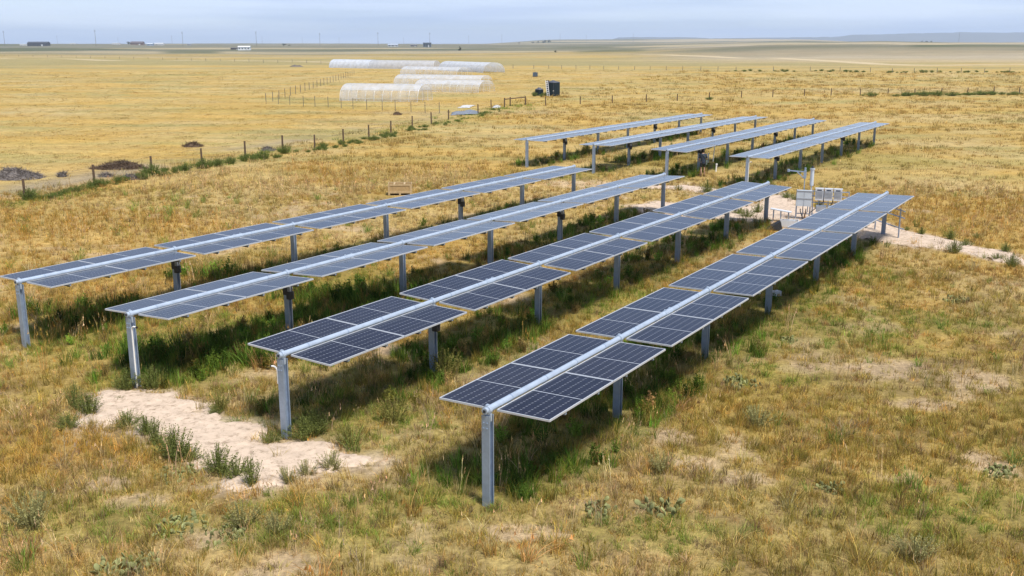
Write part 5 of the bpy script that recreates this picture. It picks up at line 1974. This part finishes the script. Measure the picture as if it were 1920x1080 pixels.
parts = []
for dens, r0, r1, base in ((5.0, 12, 26, 0.36), (5.0, 26, 50, 0.12), (4.0, 50, 75, 0.10)):
    x, y = candidates(dens, r0, r1)
    q = cover(x, y)
    tall = np.zeros_like(x)
    for i, (px, py, a, b_) in enumerate(((130, 430, 8, 6), (360, 430, 6, 5), (520, 350, 8, 5), (640, 325, 6, 4), (430, 340, 6, 4), (700, 350, 6, 3), (820, 330, 5, 4), (130, 600, 4, 4), (420, 640, 2.5, 2), (420, 560, 3, 3), (1700, 420, 7, 5), (1850, 390, 7, 6))):
        tall = np.maximum(tall, blob(x, y, px, py, a, b_, 150 + i))
    keep = no_sand(x, y) & (RNG.uniform(0, 1, len(x)) < np.maximum(base * sstep(0.4, 0.6, fbm(x, y, 1.5, 3, 76)), tall * 0.9)) & (q['field'] < 0.3)
    x, y = x[keep], y[keep]
    q = {k: v[keep] for k, v in q.items()}
    s = RNG.uniform(0.6, 1.15, len(x))[:, None] * np.array([1, 1, 1.0])
    c = np.repeat(PALE[None] * 1.22, len(x), 0)
    c = mixc(c, GOLD * 1.05, np.clip(q['gold'] * 1.0, 0, 1) * (RNG.uniform(0, 1, len(x)) < 0.75))
    parts.append((x, y, s, jitter(c)))
COUNT['stalk'] = lay('tall_seed_grass', 'tall pale grass stalks with seed heads', 'grass', parts, STALK, 2, 0.1)

BUNCH = [tuft(46, 0.16, 0.42, 0.008, 0.09, 0.55, 400 + i, 0.15, 4) for i in range(5)]
parts = []
for dens, r0, r1 in ((0.50, 12, 28), (0.30, 28, 60)):
    x, y = candidates(dens, r0, r1)
    q = cover(x, y)
    keep = no_sand(x, y) & (q['field'] < 0.3) & (q['rows'] < 0.5)
    x, y = x[keep], y[keep]
    q = {k: v[keep] for k, v in q.items()}
    u = RNG.uniform(0, 1, len(x))
    c = np.repeat(PALE[None] * 1.15, len(x), 0)
    c = mixc(c, GOLD * 1.05, (u < 0.28) * 0.8)
    c = mixc(c, GREEN * 1.5, (u > 0.62) * 0.85)
    s = RNG.uniform(0.6, 1.7, len(x))[:, None] * np.array([1, 1, 0.9])
    parts.append((x, y, s, jitter(c)))
COUNT['bunch'] = lay('bunch_grass', 'scattered bunches of straw and yellow green grass standing above the turf', 'grass', parts, BUNCH, 2, 0.1)

# rank green growth in the shade strips under the panels
parts, parts2 = [], []
for dens, r0, r1 in ((22, 12, 30), (13, 30, 60), (6, 60, 100)):
    x, y = candidates(dens, r0, r1)
    m = rows_mask(x, y)
    m = m * (0.10 + 0.90 * sstep(0.40, 0.60, fbm(x, y, 2.4, 3, 77)))
    g2 = np.zeros_like(x)
    for i, (px, py, a, b_) in enumerate(((420, 670, 3.4, 1.2), (200, 590, 3.0, 1.1), (690, 560, 3.5, 1.2), (450, 520, 2.6, 1.0))):
        g2 = np.maximum(g2, blob(x, y, px, py, a, b_, 170 + i))
    keep = no_sand(x, y) & (RNG.uniform(0, 1, len(x)) < np.maximum(m * 0.75, g2 * 0.9))
    x, y, g2, m = x[keep], y[keep], g2[keep], m[keep]
    r = np.hypot(x, y)
    lf = RNG.uniform(0, 1, len(x)) < 0.25
    s = RNG.uniform(0.45, 0.95, len(x))[:, None] * np.array([1, 1, 1.0]) * (1 + 0.35 * g2)[:, None] * (1 + 0.5 * sstep(50, 90, r))[:, None]
    c = np.repeat(GREEN[None] * 1.5, len(x), 0)
    c = mixc(c, DKGREEN, (RNG.uniform(0, 1, len(x)) < 0.45))
    c = mixc(c, OLIVE, (RNG.uniform(0, 1, len(x)) < 0.16))
    c = mixc(c, STRAW * 0.8, (RNG.uniform(0, 1, len(x)) < 0.07))
    c = jitter(c, 0.2)
    parts.append((x[~lf], y[~lf], s[~lf], c[~lf]))
    parts2.append((x[lf], y[lf], s[lf] * 1.05, c[lf]))
COUNT['rank'] = lay('rank_green_grass', 'tall dark green grass growing in the shade under the panels', 'grass', parts, RANK, 3)
COUNT['leafy'] = lay('leafy_ground_weeds', 'leafy green weeds mixed into the grass under the panels', 'weeds', parts2, LEAFY, 3)

# farther fields: broader tufts, thinning with distance
parts, parts2 = [], []
for dens, r0, r1, k in ((1.9, 58, 90, 1.0), (0.95, 90, 140, 1.35), (0.32, 140, 220, 2.0), (0.12, 220, 330, 3.0)):
    x, y = candidates(dens, r0, r1)
    q = cover(x, y)
    keep = no_sand(x, y) & (RNG.uniform(0, 1, len(x)) > q['track'] * 0.7) & (RNG.uniform(0, 1, len(x)) < 0.35 + 0.65 * sstep(0.35, 0.6, fbm(x * 0.4, y, 4.0, 3, 78)))
    x, y = x[keep], y[keep]
    q = {kk: v[keep] for kk, v in q.items()}
    gc = ground_color(x, y)
    c = jitter(gc * 1.06, 0.09)
    c = mixc(c, GREEN * 1.4, (RNG.uniform(0, 1, len(x)) < q['fgreen'] * 0.8) * 0.9)
    tall = (RNG.uniform(0, 1, len(x)) < np.where(q['field'] > 0.5, 0.02, 0.22 + 0.4 * q['gold']))
    s = (RNG.uniform(0.6, 1.2, len(x)) * k)[:, None] * np.array([1, 1, 1.0])
    s[:, 2] *= np.where(q['field'] > 0.5, 0.28, 0.7) / k ** 0.5
    parts.append((x[~tall], y[~tall], s[~tall], c[~tall]))
    parts2.append((x[tall], y[tall], s[tall] * 0.9, c[tall]))
COUNT['far'] = lay('field_grass', 'dry grass of the farther golden fields', 'grass', parts, FARS, 4)
COUNT['fart'] = lay('tall_field_grass', 'taller golden grass beyond the panel rows', 'grass', parts2, FART, 4)
print('TUFTS', COUNT)

# ------------------------------------------------------------------ air
hz = MB()
hz.box((0, 0, 0), (31000, 31000, 240))
hm = bpy.data.materials.new('haze_air')
hm.use_nodes = True
n, l = nodes_of(hm)
n.clear()
o = n.new('ShaderNodeOutputMaterial')
pv = n.new('ShaderNodeVolumePrincipled')
pv.inputs['Color'].default_value = (0.62, 0.74, 0.95, 1)
pv.inputs['Density'].default_value = 0.00008
pv.inputs['Anisotropy'].default_value = 0.1
l.new(pv.outputs[0], o.inputs['Volume'])
ho = hz.build('haze', hm)
ho.location = (0, 0, 80)
ho['kind'] = 'stuff'
ho['label'] = 'pale blue summer haze over the plain'
